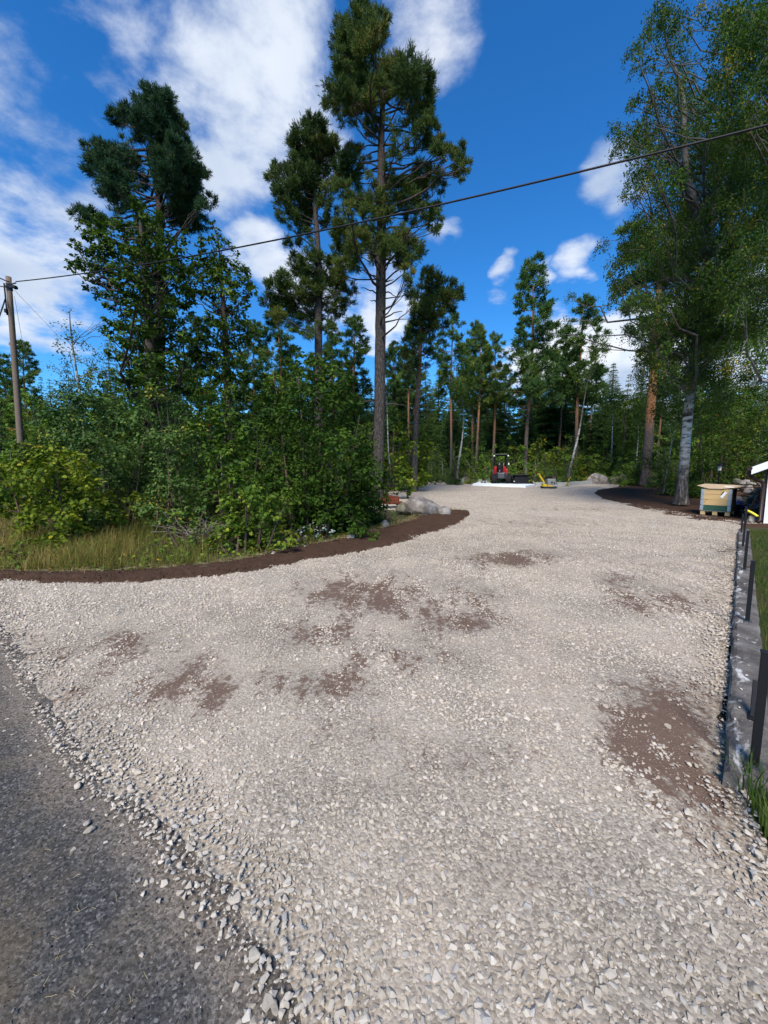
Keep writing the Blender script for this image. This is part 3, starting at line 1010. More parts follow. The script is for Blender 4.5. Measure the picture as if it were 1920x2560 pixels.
POSTS = [((1885, 1912), (1912, 1632), 'nearest black fence post on the kerb, at its near end', .036),
         ((1868, 1553), (1882, 1404), 'black fence post on the kerb, second from the near end', .034),
         ((1861, 1424), (1870, 1328), 'black fence post on the kerb, third from the near end', .034),
         ((1857, 1366), (1862, 1268), 'tall black fence post on the kerb, fourth from the near end', .034),
         ((1853, 1331), (1855, 1286), 'farthest black fence post at the far end of the kerb', .032)]
for (b, tp, lab, wd) in POSTS:
    g = GP(b[0], b[1], KH)
    h = P(tp[0], tp[1], g[1])[2] - g[2]
    t_ = thing('fence_post', lab, 'post', tuple(g), math.atan2(kd[1], kd[0]), 'black fence posts along the kerb')
    MB().box((0, 0, h / 2), (wd, wd, h)).build('shaft', 'black_paint', t_, .004)
    MB().box((0, 0, h + .004), (wd + .006, wd + .006, .008)).build('cap', 'black_paint', t_, .002)
    MB().box((0, 0, .004), (wd + .05, wd + .03, .008)).build('base_plate', 'dark_steel', t_, .002)
g = GP(1884, 1790, KH)
t_ = thing('bent_bracket', 'short black steel bracket leaning on the kerb beside the nearest post', 'bracket', tuple(g), math.atan2(kd[1], kd[0]))
MB().box((-.02, 0, .10), (.03, .035, .22), (0, -.35, 0)).build('arm', 'black_paint', t_, .003)
MB().box((.02, 0, .006), (.09, .05, .01)).build('foot', 'black_paint', t_, .002)
for (px, py, s_) in [(1852, 1725, .03), (1850, 1755, .035), (1845, 1600, .02), (1842, 1850, .03), (1866, 1690, .025), (1838, 1800, .03), (1872, 1665, .02), (1848, 1770, .022)]:
    g = GP(px, py, KH)
    o = obj('stone', meshes[px % 12], gravel_drive)
    o.location, o.scale = (g[0], g[1], g[2] + s_ * .25), (s_, s_ * .9, s_)
    o.rotation_euler = (0, .1, px)


# ------------------------------------------------------------------ blades of grass
def blades(name, pts, hgt, wid, lean, mat, label, cat, var=None, base=None, parent=None):
    acc = Acc()
    n = len(pts)
    h = hgt * rng.uniform(.45, 1.15, n)
    a = rng.uniform(0, 6.28, n)
    ln = lean * rng.uniform(.2, 1.3, n)
    TV = np.array([(-.5, 0, 0), (.5, 0, 0), (-.38, .10, .45), (.38, .10, .45), (-.2, .38, .8), (.2, .38, .8), (0, .8, 1.0)])
    TF = np.array([(0, 1, 2), (1, 3, 2), (2, 3, 4), (3, 5, 4), (4, 5, 6)])
    ca, sa = np.cos(a), np.sin(a)
    Rm = np.zeros((n, 3, 3))
    Rm[:, 0, 0], Rm[:, 1, 0], Rm[:, 0, 1], Rm[:, 1, 1], Rm[:, 2, 2] = ca, sa, -sa, ca, 1
    sc = np.column_stack((np.full(n, wid) * rng.uniform(.6, 1.3, n), ln * h, h))
    zz = G(pts[:, 1]) if base is None else base
    scatter(acc, TV, TF, np.column_stack((pts, zz)), Rm, sc, rng.random(n) if var is None else var)
    me = acc.mesh(name, [mat])
    return tag(obj(name, me), label, cat, kind='stuff')


pts = np.concatenate((jgrid(1.2, 10, .7, 9.3, .037), jgrid(1.2, 6, .2, 6, .075)))
pts = pts[in_view(pts, 1500) & inside(resample(lawn_poly, .3), pts[:, 0], pts[:, 1])]
kx = (pts - ka[:2]) @ kd
ku = (pts - ka[:2]) @ kn_
pts = pts[(ku > .21) | (kx > klen + .02)]
blades('lawn_grass', pts, .075, .006, .7, 'grass_lawn', 'short green lawn grass on the right of the kerb', 'grass', base=G(pts[:, 1]) + .02)
pts = jgrid(1.0, 2.2, .8, 2.3, .018)
pts = pts[inside(resample(lawn_poly, .3), pts[:, 0] + .03, pts[:, 1]) & (((pts - ka[:2]) @ kd) > klen - .12) & (rng.random(len(pts)) < .75)]
blades('grass_tuft', pts, .20, .007, .9, 'grass_lawn', 'longer dark green grass at the near end of the kerb', 'grass', base=G(pts[:, 1]) + .012)

# ------------------------------------------------------------------ trees
UP = np.array((0, 0, 1.0))


def clump_pts(cl, n, shell=.35, sub=None):
    """points of a lumpy clump: several sub-centres in an ellipsoid, points spread about each"""
    c, r = np.array(cl[:3]), np.array(cl[3:6])
    m = sub or max(5, int(n / 28))
    u = unit(rng.standard_normal((m, 3))) * (shell + (1 - shell) * rng.random((m, 1)) ** .6) * .82
    sc = c + u * r
    i = rng.integers(0, m, n)
    off = rng.standard_normal((n, 3)) * .17 * r
    p = sc[i] + off
    return p, unit(u[i] * r.mean() + off * .8), sc, i


def shoot_template(nn, length, spread, nl, nw, seed=5):
    r = np.random.default_rng(seed)
    V, F = [], []
    for k in range(nn):
        t = (k + .5) / nn
        b = np.array((0, 0, length * t))
        az = k * 2.4 + r.normal(0, .2)
        th = spread * (1.15 - .6 * t) + r.normal(0, .1)
        d = np.array((math.sin(th) * math.cos(az), math.sin(th) * math.sin(az), math.cos(th)))
        s = unit(np.cross(d, r.standard_normal(3))) * nw / 2
        L = nl * r.uniform(.8, 1.15)
        i = len(V)
        V += [b - s, b + s, b + d * L]
        F.append((i, i + 1, i + 2))
    return np.array(V), np.array(F)


LEAF_DIAMOND = (np.array([(0, 0, 0), (-.32, .5, .08), (0, 1, -.05), (.32, .5, .08)]), np.array([(0, 2, 1), (0, 3, 2)]))
LEAF_OVAL = (np.array([(0, 0, 0), (-.30, .32, .07), (-.26, .72, .05), (0, 1, -.10), (.26, .72, .05), (.30, .32, .07), (0, .5, 0)]),
             np.array([(0, 6, 1), (1, 6, 2), (2, 6, 3), (3, 6, 4), (4, 6, 5), (5, 6, 0)]))
LEAF_OAK = (np.array([(0, 0, 0), (-.10, .30, .02), (-.30, .54, .07), (-.17, .70, .03), (-.24, .86, .02), (0, 1, -.10), (.24, .86, .02), (.17, .70, .03), (.30, .54, .07), (.10, .30, .02), (0, .58, -.03)]),
            np.array([(0, 10, 1), (1, 10, 2), (2, 10, 3), (3, 10, 5), (3, 5, 4), (5, 10, 7), (5, 7, 6), (7, 10, 8), (8, 10, 9), (9, 10, 0)]))


def needle_crown(acc, clumps, per_m2, T, lift=.55, scale=1.0):
    for cl in clumps:
        a = (cl[3] * cl[5] + cl[3] * cl[4]) / 2 * math.pi
        n = max(12, int(per_m2 * a * cl[6]))
        p, d, _, i = clump_pts(cl, n, .30)
        z = unit(d * .8 + UP * lift + rng.standard_normal((n, 3)) * .42)
        Rm = frames(z, unit(rng.standard_normal((n, 3))))
        v = np.clip(.48 + .20 * rng.standard_normal() + .17 * rng.standard_normal(n) + .06 * (rng.random(n) < .04) * 5, 0, 1)
        scatter(acc, T[0], T[1], p, Rm, scale * rng.uniform(.75, 1.25, n), v)


def leaf_crown(acc, clumps, per_m2, T, size, droop=.25, flat=.75, var0=.45, tipv=0.0):
    for cl in clumps:
        a = (cl[3] * cl[5] + cl[3] * cl[4]) / 2 * math.pi
        n = max(14, int(per_m2 * a * cl[6]))
        p, d, _, i = clump_pts(cl, n, .40, max(5, n // 16))
        nrm = unit(UP * flat + d * .55 + rng.standard_normal((n, 3)) * .45)
        tip = unit(d + rng.standard_normal((n, 3)) * .8 - UP * droop)
        Rm = frames(nrm, tip)
        v = np.clip(var0 + .15 * rng.standard_normal() + .20 * rng.standard_normal(n) + tipv * d[:, 2], 0, 1)
        scatter(acc, T[0], T[1], p, Rm, size * rng.uniform(.6, 1.25, n), v)


def hang_crown(acc, wood, clumps, per_m2, size, length=1.0, wind=(-.12, 0), var0=.42):
    """pendulous birch foliage: leaves strung on hanging strands"""
    for cl in clumps:
        c, r = np.array(cl[:3]), np.array(cl[3:6])
        a = r[0] * r[2] * math.pi
        nl = max(30, int(per_m2 * a * cl[6]))
        m = max(4, nl // 26)
        st = c + unit(rng.standard_normal((m, 3))) * rng.random((m, 1)) ** .5 * r * np.array((.85, .85, .7)) + np.array((0, 0, r[2] * .35))
        L = length * r[2] * rng.uniform(.6, 1.7, m)
        i = rng.integers(0, m, nl)
        t = rng.random(nl) ** .8
        out = unit((st - c) * np.array((1, 1, .2)))[i]
        p = st[i] - UP * (L[i] * t)[:, None] + out * (.22 * np.sqrt(t) * L[i])[:, None] + rng.standard_normal((nl, 3)) * (.055 + .03 * r.mean())
        p[:, 0] += wind[0] * t * L[i]
        nrm = unit(rng.standard_normal((nl, 3)) + UP * .25)
        tip = unit(-UP + rng.standard_normal((nl, 3)) * .55)
        v = np.clip(var0 + .11 * rng.standard_normal() + .17 * rng.standard_normal(nl) + (rng.random(nl) < .012) * .5, 0, 1)
        if rng.random() < .03: v = np.clip(v + .38, 0, 1)
        scatter(acc, LEAF_DIAMOND[0], LEAF_DIAMOND[1], p, frames(nrm, tip), size * rng.uniform(.65, 1.2, nl), v)
        if wood is not None:
            for k in range(min(m, 5)):
                q = np.linspace(0, 1, 4)[:, None]
                pp = st[k] - UP * L[k] * q + unit((st[k] - c) * np.array((1, 1, .2))) * .22 * L[k] * np.sqrt(q)
                pp[:, 0] += wind[0] * q[:, 0] * L[k]
                V, Q = np_tube(pp, np.linspace(.008, .003, 4), 3)
                wood.add(V, None, Q)


def limbs(wood, trunk, trad, clumps, thick=.055, rise=.35, twigs=3, n=6, dead=0):
    """one limb from the trunk to every clump, with twigs inside the clump"""
    trunk = np.asarray(trunk, float)
    for cl in clumps:
        c, r = np.array(cl[:3]), np.array(cl[3:6])
        hd = np.hypot(*(trunk[:, :2] - c[:2]).T).min()
        za = c[2] - rise * hd - .15 * r[2]
        za = min(max(za, trunk[0, 2] + .25 * (trunk[-1, 2] - trunk[0, 2])), trunk[-1, 2] - .1)
        a = np.array([np.interp(za, trunk[:, 2], trunk[:, k]) for k in range(3)])
        ra = np.interp(za, trunk[:, 2], trad)
        L = np.linalg.norm(c - a)
        if L < .15: continue
        t = np.linspace(0, 1, 7)[:, None]
        mid = (a + c) / 2 + rng.normal(0, .09 * L, 3) + np.array((0, 0, -.05 * L))
        pp = a * (1 - t) ** 2 + 2 * mid * t * (1 - t) + c * t ** 2
        pp[1:-1] += rng.normal(0, .022 * L, (5, 3))
        r0 = min(ra * .62, thick * (.35 + .25 * L))
        V, Q = np_tube(pp, np.linspace(r0, max(.006, r0 * .22), 7), n)
        wood.add(V, None, Q)
        for _ in range(twigs):
            s = pp[rng.integers(3, 7)]
            e = c + unit(rng.standard_normal(3)) * r * .85
            q = np.linspace(0, 1, 4)[:, None]
            tw = s * (1 - q) + e * q + np.array((0, 0, -.08)) * (q * (1 - q)) * np.linalg.norm(e - s) * 3 + rng.normal(0, .03, (4, 3)) * (q * (1 - q)) * 4
            V, Q = np_tube(tw, np.linspace(r0 * .32, .004, 4), 4)
            wood.add(V, None, Q)


def trunk_tube(wood, pts, rad, n=14, wob=.03, flare=0.0):
    pts = np.asarray(pts, float)
    rad = np.asarray(rad, float)
    s = np.concatenate(([0], np.cumsum(np.linalg.norm(np.diff(pts, axis=0), axis=1))))
    m = max(12, int(s[-1] / .35))
    q = np.linspace(0, s[-1], m)
    # smooth interpolation
    pp = np.column_stack([np.interp(q, s, pts[:, k]) for k in range(3)])
    for _ in range(3):
        pp[1:-1] = (pp[:-2] + 2 * pp[1:-1] + pp[2:]) / 4
    rr = np.interp(q, s, rad)
    if flare:
        rr = rr * (1 + flare * np.exp(-q / .35))
    V, Q = np_tube(pp, rr, n, wob)
    wood.add(V, None, Q)
    return pp, rr


def put_tree(name, label, cat, base, wood, crown, bark, leafmat, group=None):
    t = thing(name, label, cat, tuple(base), 0, group)
    obj('trunk', wood.mesh('trunk', [bark], base, True), t)
    obj('crown', crown.mesh('crown', [leafmat], base), t)
    return t


def px_clumps(spec, off, sc, Y, depth, dens=1.0, flat=.85, rscale=1.0, back=.35):
    """clumps read in the photograph as (x, y, radius), given a depth of their own inside the crown"""
    out = []
    for q in spec:
        x, y, r = q[:3]
        dn_ = q[3] if len(q) > 3 else 1.0
        Yc = Y + rng.normal(0, depth * .5)
        c = P(off[0] + x * sc, off[1] + y * sc, Yc)
        rr = r * sc * Yc / FPX * rscale
        out.append((c[0], c[1], c[2], rr, rr * 1.1, rr * flat, dens * dn_))
        if rng.random() < back:                     # the far side of the crown
            c2 = c + np.array((rng.normal(0, rr * .5), abs(rng.normal(0, 1)) * depth * .6 + rr, rng.normal(0, rr * .4)))
            out.append((c2[0], c2[1], c2[2], rr * .9, rr, rr * flat * .9, dens * dn_ * .7))
    return out


ZS = 600 / 1659.0
SHOOT = shoot_template(8, .16, .85, .125, .025)
SHOOT_FAR = shoot_template(8, .26, .9, .21, .050, 6)
SHOOT_SPRUCE = shoot_template(9, .34, .75, .16, .055, 7)

# main pine
YA = 17.0
A_SPEC = [(745, 60, 60), (700, 130, 80), (790, 130, 90), (880, 150, 75), (930, 130, 35, .7), (620, 150, 50), (660, 230, 100), (770, 240, 110), (860, 240, 80), (580, 290, 60), (690, 340, 110), (790, 350, 95), (620, 420, 75), (720, 440, 100),
          (590, 530, 60), (690, 540, 80), (780, 530, 80), (560, 640, 80), (650, 640, 90), (540, 720, 60), (620, 760, 60, .7), (700, 750, 70, .8), (760, 640, 100), (840, 600, 100), (830, 700, 80), (760, 700, 60), (690, 830, 30, .6), (620, 850, 22, .6),
          (920, 500, 80), (1000, 450, 80), (1090, 460, 95), (1170, 520, 95), (1220, 580, 65), (970, 550, 110), (1080, 570, 120), (1180, 650, 90), (1100, 670, 100), (1000, 640, 80), (1210, 740, 60), (1160, 790, 80), (1220, 850, 65), (1170, 900, 75),
          (1240, 930, 60), (1200, 980, 65), (1280, 990, 60), (1270, 1050, 60), (1340, 1080, 55), (1400, 1040, 45), (1440, 1030, 40), (1430, 1110, 55), (1480, 1160, 45), (1450, 1200, 50), (1400, 1180, 40, .8),
          (830, 860, 60, .35), (850, 920, 40, .5), (1000, 860, 80, .3), (1090, 880, 70, .35), (1010, 990, 80, .35), (1110, 1060, 70, .4), (1170, 1130, 60, .5), (980, 1080, 60, .35),
          (700, 1050, 55), (740, 1070, 50), (660, 1110, 70), (600, 1120, 50), (680, 1180, 85), (620, 1230, 70), (700, 1270, 75), (640, 1310, 70), (780, 1130, 50, .5), (820, 1230, 45, .5), (950, 1160, 40, .7), (890, 1290, 60), (940, 1250, 50),
          (1010, 1310, 80), (1090, 1250, 70), (1170, 1210, 80), (1250, 1230, 75), (1290, 1280, 55), (1080, 1370, 90), (1170, 1330, 70), (980, 1400, 75, .8), (860, 1390, 90), (760, 1400, 85), (690, 1380, 60), (650, 1440, 50), (800, 1480, 70), (880, 1500, 60),
          (1130, 1450, 75), (1210, 1450, 70), (1280, 1440, 50), (1100, 1510, 50), (1250, 1530, 55), (1270, 1600, 40), (1290, 1500, 40), (960, 1490, 50, .7),
          (600, 1590, 80), (680, 1590, 75), (640, 1670, 90), (730, 1670, 90), (790, 1620, 70), (690, 1750, 80), (610, 1750, 70), (840, 1680, 70), (870, 1760, 80), (950, 1650, 80), (960, 1730, 95), (1040, 1620, 75), (1060, 1700, 90), (1130, 1700, 65), (1160, 1750, 40), (1040, 1790, 70), (1110, 1800, 55),
          (640, 1830, 75), (720, 1830, 60, .8), (600, 1900, 70), (1080, 1880, 50), (1070, 1960, 45), (1090, 2040, 45), (1110, 2110, 40)]
cl = px_clumps(A_SPEC, (630, 0), ZS, YA, 2.0, 1.0, .80, .84, .08)
base = P(941, 1200, YA)
base[2] = G(YA) - .05
tA = [base] + [P(x * DS, y * DS, YA + dy) for x, y, dy in [(820, 900, 0), (822, 700, 0), (823, 560, 0), (824, 450, 0), (824, 350, .1), (823, 290, .1), (828, 220, .1), (822, 160, 0), (790, 90, -.1), (775, 30, -.1)]]
wood, crown = Acc(), Acc()
tp, tr = trunk_tube(wood, tA, [.27, .24, .22, .20, .18, .155, .13, .10, .075, .05, .02], 16, .035, .35)
limbs(wood, tp, tr, cl, .05, .30, 3)
for (x0, y0, x1, y1, yo) in [(826, 700, 880, 690, 0), (822, 640, 780, 620, -.3), (826, 690, 870, 672, .2), (820, 655, 800, 650, 0), (826, 630, 856, 640, 0), (818, 920, 790, 965, -.3), (830, 875, 880, 880, .3), (830, 610, 850, 605, 0), (818, 870, 780, 870, -.4)]:
    a, b = P(x0 * DS, y0 * DS, YA), P(x1 * DS, y1 * DS, YA + yo)
    q = np.linspace(0, 1, 6)[:, None]
    pp = a * (1 - q) + b * q + np.array((0, 0, .16)) * q * (1 - q) * 4 * np.linalg.norm(b - a) * .5 + rng.normal(0, .02, (6, 3))
    V, Q = np_tube(pp, np.linspace(.04, .012, 6), 6)
    wood.add(V, None, Q)
needle_crown(crown, cl, 800, SHOOT, scale=.82)
put_tree('pine_tree', 'tallest pine with bare dark trunk and twin top, right of the big bush', 'pine', base, wood, crown, 'bark_pine_hero', 'needle_hero')

# pine to its left
YB = 19.0
B_SPEC = [(430, 820, 45), (400, 870, 60), (460, 880, 65), (350, 920, 70), (430, 950, 85), (510, 950, 65), (300, 990, 70), (380, 1020, 90), (480, 1040, 90), (560, 1010, 60), (330, 1100, 70), (420, 1120, 90), (520, 1120, 80), (580, 1060, 40),
          (180, 1150, 45), (130, 1200, 45), (210, 1210, 70), (290, 1210, 80), (170, 1270, 50), (380, 1210, 80), (470, 1220, 80), (260, 1300, 90), (350, 1310, 95), (450, 1320, 90), (530, 1280, 60), (190, 1360, 60), (220, 1430, 70), (310, 1420, 80), (400, 1410, 80), (500, 1400, 60), (190, 1500, 40), (270, 1500, 60), (350, 1500, 60), (560, 1480, 50), (540, 1540, 40),
          (300, 1580, 55, .5), (360, 1620, 50, .5), (240, 1680, 45, .6), (310, 1700, 55, .6), (270, 1760, 40, .6), (400, 1690, 40, .5), (440, 1780, 70), (380, 1810, 75), (500, 1800, 50, .8), (560, 1830, 60), (330, 1880, 80), (420, 1890, 85), (520, 1900, 80), (600, 1900, 60), (230, 1930, 75), (160, 1990, 80), (260, 2010, 85), (370, 1990, 85), (470, 2000, 85), (580, 1990, 75), (670, 1990, 60), (120, 2080, 70), (220, 2100, 80), (330, 2100, 85), (440, 2110, 80), (560, 2090, 70, .8), (660, 2080, 60, .7), (180, 2190, 70), (300, 2200, 80), (420, 2200, 75), (540, 2180, 60, .7), (640, 2160, 60, .6), (380, 2290, 70, .7), (500, 2260, 60, .5)]
cl = px_clumps(B_SPEC, (630, 0), ZS, YB, 2.0, 1.0, .80, .86, .10)
base = P(690 * DS, 1150, YB); base[2] = G(YB) - .05
tB = [base] + [P(x * DS, y * DS, YB) for x, y in [(688, 800), (688, 650), (689, 600), (686, 520), (680, 440), (683, 350), (685, 260)]]
wood, crown = Acc(), Acc()
tp, tr = trunk_tube(wood, tB, [.21, .19, .165, .15, .125, .10, .06, .02], 12, .03, .3)
limbs(wood, tp, tr, cl, .045, .30, 3)
needle_crown(crown, cl, 700, SHOOT, scale=.85)
put_tree('pine_tree', 'bushy pine standing directly left of the tallest pine', 'pine', base, wood, crown, 'bark_pine_hero', 'needle_hero')

# far left pine behind the oak
ZC = 500 / 1382.0
YC = 16.5
C_SPEC = [(590, 215, 40), (620, 260, 50), (690, 270, 65), (750, 250, 50), (560, 290, 50), (620, 340, 75), (710, 340, 80), (460, 350, 50), (410, 340, 35), (390, 410, 45), (470, 420, 70), (540, 410, 60), (620, 430, 75), (700, 430, 75), (770, 420, 50), (840, 450, 45), (880, 490, 40), (830, 510, 45), (500, 490, 55, .7), (560, 530, 60, .5), (650, 520, 70, .8), (740, 520, 60), (470, 580, 40, .6), (850, 570, 40),
          (200, 620, 35), (260, 610, 50), (330, 630, 55), (380, 620, 30), (230, 690, 60), (310, 710, 80), (400, 690, 75), (470, 680, 50, .8), (210, 770, 40), (270, 800, 65), (350, 800, 80), (440, 790, 75), (530, 760, 65, .7), (310, 880, 50), (390, 880, 75), (480, 870, 70), (300, 930, 45), (340, 970, 35), (440, 940, 40, .7), (560, 850, 50, .6),
          (700, 640, 75), (780, 620, 70), (860, 620, 60), (910, 660, 55), (720, 720, 90), (810, 720, 90), (890, 730, 75), (960, 760, 50), (1000, 770, 30), (740, 810, 85), (830, 820, 85), (910, 820, 65), (960, 860, 35), (690, 870, 55), (780, 900, 80), (860, 920, 80), (930, 960, 55), (980, 1010, 40), (830, 1010, 70), (900, 1060, 60), (770, 1080, 60, .8), (850, 1120, 50, .8), (950, 1140, 35), (900, 1170, 40),
          (130, 1070, 45), (190, 1080, 55), (250, 1090, 55), (300, 1110, 40), (430, 1020, 50), (500, 1000, 50), (380, 1070, 40, .6)]
cl = px_clumps(C_SPEC, (150, 150), ZC, YC, 2.0, 1.0, .80, .98, .15)
base = P(395, 1150, YC); base[2] = G(YC) - .05
tC = [base] + [P(150 + x * ZC, 150 + y * ZC, YC) for x, y in [(690, 2200), (690, 1500), (690, 1000), (680, 800), (690, 600), (670, 420), (600, 200)]]
wood, crown = Acc(), Acc()
tp, tr = trunk_tube(wood, tC, [.22, .20, .18, .14, .12, .09, .06, .02], 12, .03, .3)
limbs(wood, tp, tr, cl, .045, .30, 3)
needle_crown(crown, cl, 820, SHOOT, scale=.85)
put_tree('pine_tree', 'dark wind-shaped pine rising behind the oak on the left', 'pine', base, wood, crown, 'bark_pine_hero', 'needle_blue')

# oaks on the left
YD = 13.0
D_SPEC = [(540, 985, 50), (570, 1040, 70), (640, 1080, 75), (690, 1090, 50), (560, 1130, 80), (640, 1170, 85), (500, 1150, 60), (230, 1150, 60), (300, 1130, 60), (370, 1130, 60), (440, 1170, 70), (180, 1200, 55), (250, 1230, 70), (340, 1220, 75), (520, 1230, 80), (620, 1260, 85), (720, 1240, 70), (110, 1290, 45), (170, 1300, 60), (270, 1320, 75), (380, 1310, 80), (480, 1320, 80), (100, 1380, 45), (160, 1400, 60), (90, 1440, 35),
          (240, 1420, 60), (340, 1420, 75), (440, 1430, 80), (560, 1370, 90), (670, 1370, 90), (760, 1350, 80), (830, 1300, 60), (870, 1230, 50), (190, 1500, 40), (250, 1510, 50), (180, 1560, 30), (240, 1590, 35), (320, 1530, 55), (420, 1530, 75), (530, 1490, 85), (640, 1490, 90), (750, 1470, 85), (840, 1420, 70), (260, 1640, 28), (330, 1620, 45), (420, 1630, 70), (530, 1610, 80), (640, 1610, 80), (750, 1590, 85), (840, 1560, 70),
          (330, 1690, 40), (420, 1720, 70), (520, 1730, 80), (640, 1730, 85), (750, 1710, 80), (840, 1670, 60), (370, 1800, 60), (470, 1830, 85), (580, 1850, 95), (700, 1840, 95), (800, 1800, 70), (340, 1890, 55), (420, 1930, 80), (530, 1960, 95), (650, 1980, 100), (770, 1950, 85), (850, 1920, 55), (380, 2030, 70), (480, 2080, 90), (600, 2100, 100), (720, 2090, 100), (820, 2050, 70), (440, 2180, 80), (560, 2210, 95), (680, 2220, 95), (800, 2190, 80), (620, 2320, 95), (500, 2300, 80), (740, 2320, 85), (860, 2280, 60)]
cl = px_clumps(D_SPEC, (150, 150), ZC, YD, 2.6, 1.0, .8, .92, .5)
base = P(375, 1150, YD); base[2] = G(YD) - .05
tD = [base] + [P(150 + x * ZC, 150 + y * ZC, YD) for x, y in [(640, 2300), (620, 2000), (610, 1700), (590, 1450), (560, 1200), (550, 1020)]]
wood, crown = Acc(), Acc()
tp, tr = trunk_tube(wood, tD, [.22, .19, .17, .13, .09, .06, .02], 12, .04, .3)
limbs(wood, tp, tr, cl, .04, .45, 2)
leaf_crown(crown, cl, 600, LEAF_OVAL, .108)
put_tree('oak_tree', 'leafy green oak in front of the dark far left pine', 'oak', base, wood, crown, 'bark_dark', 'leaf_oak')

YE = 14.0
E_SPEC = [(1040, 1120, 24), (1060, 1150, 18), (1095, 1190, 24), (1150, 1250, 26), (1050, 1230, 30), (990, 1240, 40), (1090, 1270, 30), (960, 1290, 50, .7), (950, 1400, 60), (1020, 1390, 65), (1090, 1400, 65), (1160, 1410, 65), (1230, 1430, 60), (1280, 1460, 45), (930, 1490, 70), (1020, 1490, 75), (1110, 1500, 80), (1200, 1510, 75), (1280, 1540, 50), (1330, 1600, 35), (1270, 1620, 50), (880, 1590, 60), (960, 1580, 60), (1060, 1600, 70), (1150, 1610, 80), (1230, 1660, 50), (900, 1680, 45, .6), (1110, 1700, 75), (1190, 1730, 60), (1290, 1700, 30), (1280, 1800, 35),
          (960, 1860, 60), (930, 1920, 55), (1060, 1790, 75), (1130, 1820, 80), (1210, 1830, 70), (1270, 1890, 45), (1010, 1940, 70), (1100, 1930, 85), (1190, 1940, 80), (950, 2030, 60), (1040, 2050, 80), (1130, 2050, 85), (1220, 2060, 75), (1290, 2080, 50), (1000, 2150, 70), (1090, 2170, 80), (1190, 2170, 80), (1280, 2190, 60), (1050, 2280, 70), (1160, 2290, 80), (1250, 2300, 70), (960, 2260, 60)]
cl = px_clumps(E_SPEC, (150, 150), ZC, YE, 1.8, 1.0, .8, .90, .35)
base = P(570, 1150, YE); base[2] = G(YE) - .05
tE = [base] + [P(150 + x * ZC, 150 + y * ZC, YE) for x, y in [(1155, 2300), (1150, 2000), (1130, 1700), (1110, 1450), (1110, 1300), (1060, 1140)]]
wood, crown = Acc(), Acc()
tp, tr = trunk_tube(wood, tE, [.15, .13, .11, .08, .05, .03, .012], 10, .04, .3)
limbs(wood, tp, tr, cl, .035, .45, 2)
leaf_crown(crown, cl, 600, LEAF_OVAL, .108)
put_tree('oak_tree', 'slender leafy oak between the left oak and the bushy pine', 'oak', base, wood, crown, 'bark_dark', 'leaf_oak')

# pine whose crown leans out right of the tallest pine
YN = 24.0
N_SPEC = [(480, 110, 60), (430, 150, 50), (530, 160, 65), (600, 190, 65), (660, 210, 55), (690, 250, 40), (450, 230, 75), (540, 250, 80), (620, 270, 60), (420, 310, 70), (500, 330, 75), (590, 330, 50), (400, 400, 65), (470, 420, 70), (540, 400, 55), (380, 480, 60), (450, 500, 60), (520, 480, 45, .6), (590, 450, 40, .5), (350, 560, 55, .7), (430, 570, 50, .6), (500, 560, 40, .4), (560, 540, 35, .4), (330, 640, 50, .6), (460, 650, 50, .5), (370, 700, 50, .5), (540, 680, 40, .5), (300, 740, 40, .5)]
cl = px_clumps(N_SPEC, (900, 650), ZS, YN, 2.0, 1.0, .85, 1.0, .35)
base = P(900 + 375 * ZS, 1190, YN); base[2] = G(YN) - .05
tN = [base] + [P(900 + x * ZS, 650 + y * ZS, YN) for x, y in [(380, 1300), (395, 1000), (408, 800), (415, 600), (430, 400), (470, 130)]]
wood, crown = Acc(), Acc()
tp, tr = trunk_tube(wood, tN, [.20, .18, .16, .14, .12, .08, .02], 10, .03, .2)
limbs(wood, tp, tr, cl, .045, .3, 2)
needle_crown(crown, cl, 300, SHOOT, scale=1.15)
put_tree('pine_tree', 'slim pine with orange trunk, its crown jutting right of the tallest pine', 'pine', base, wood, crown, 'bark_pine_far', 'needle_hero')

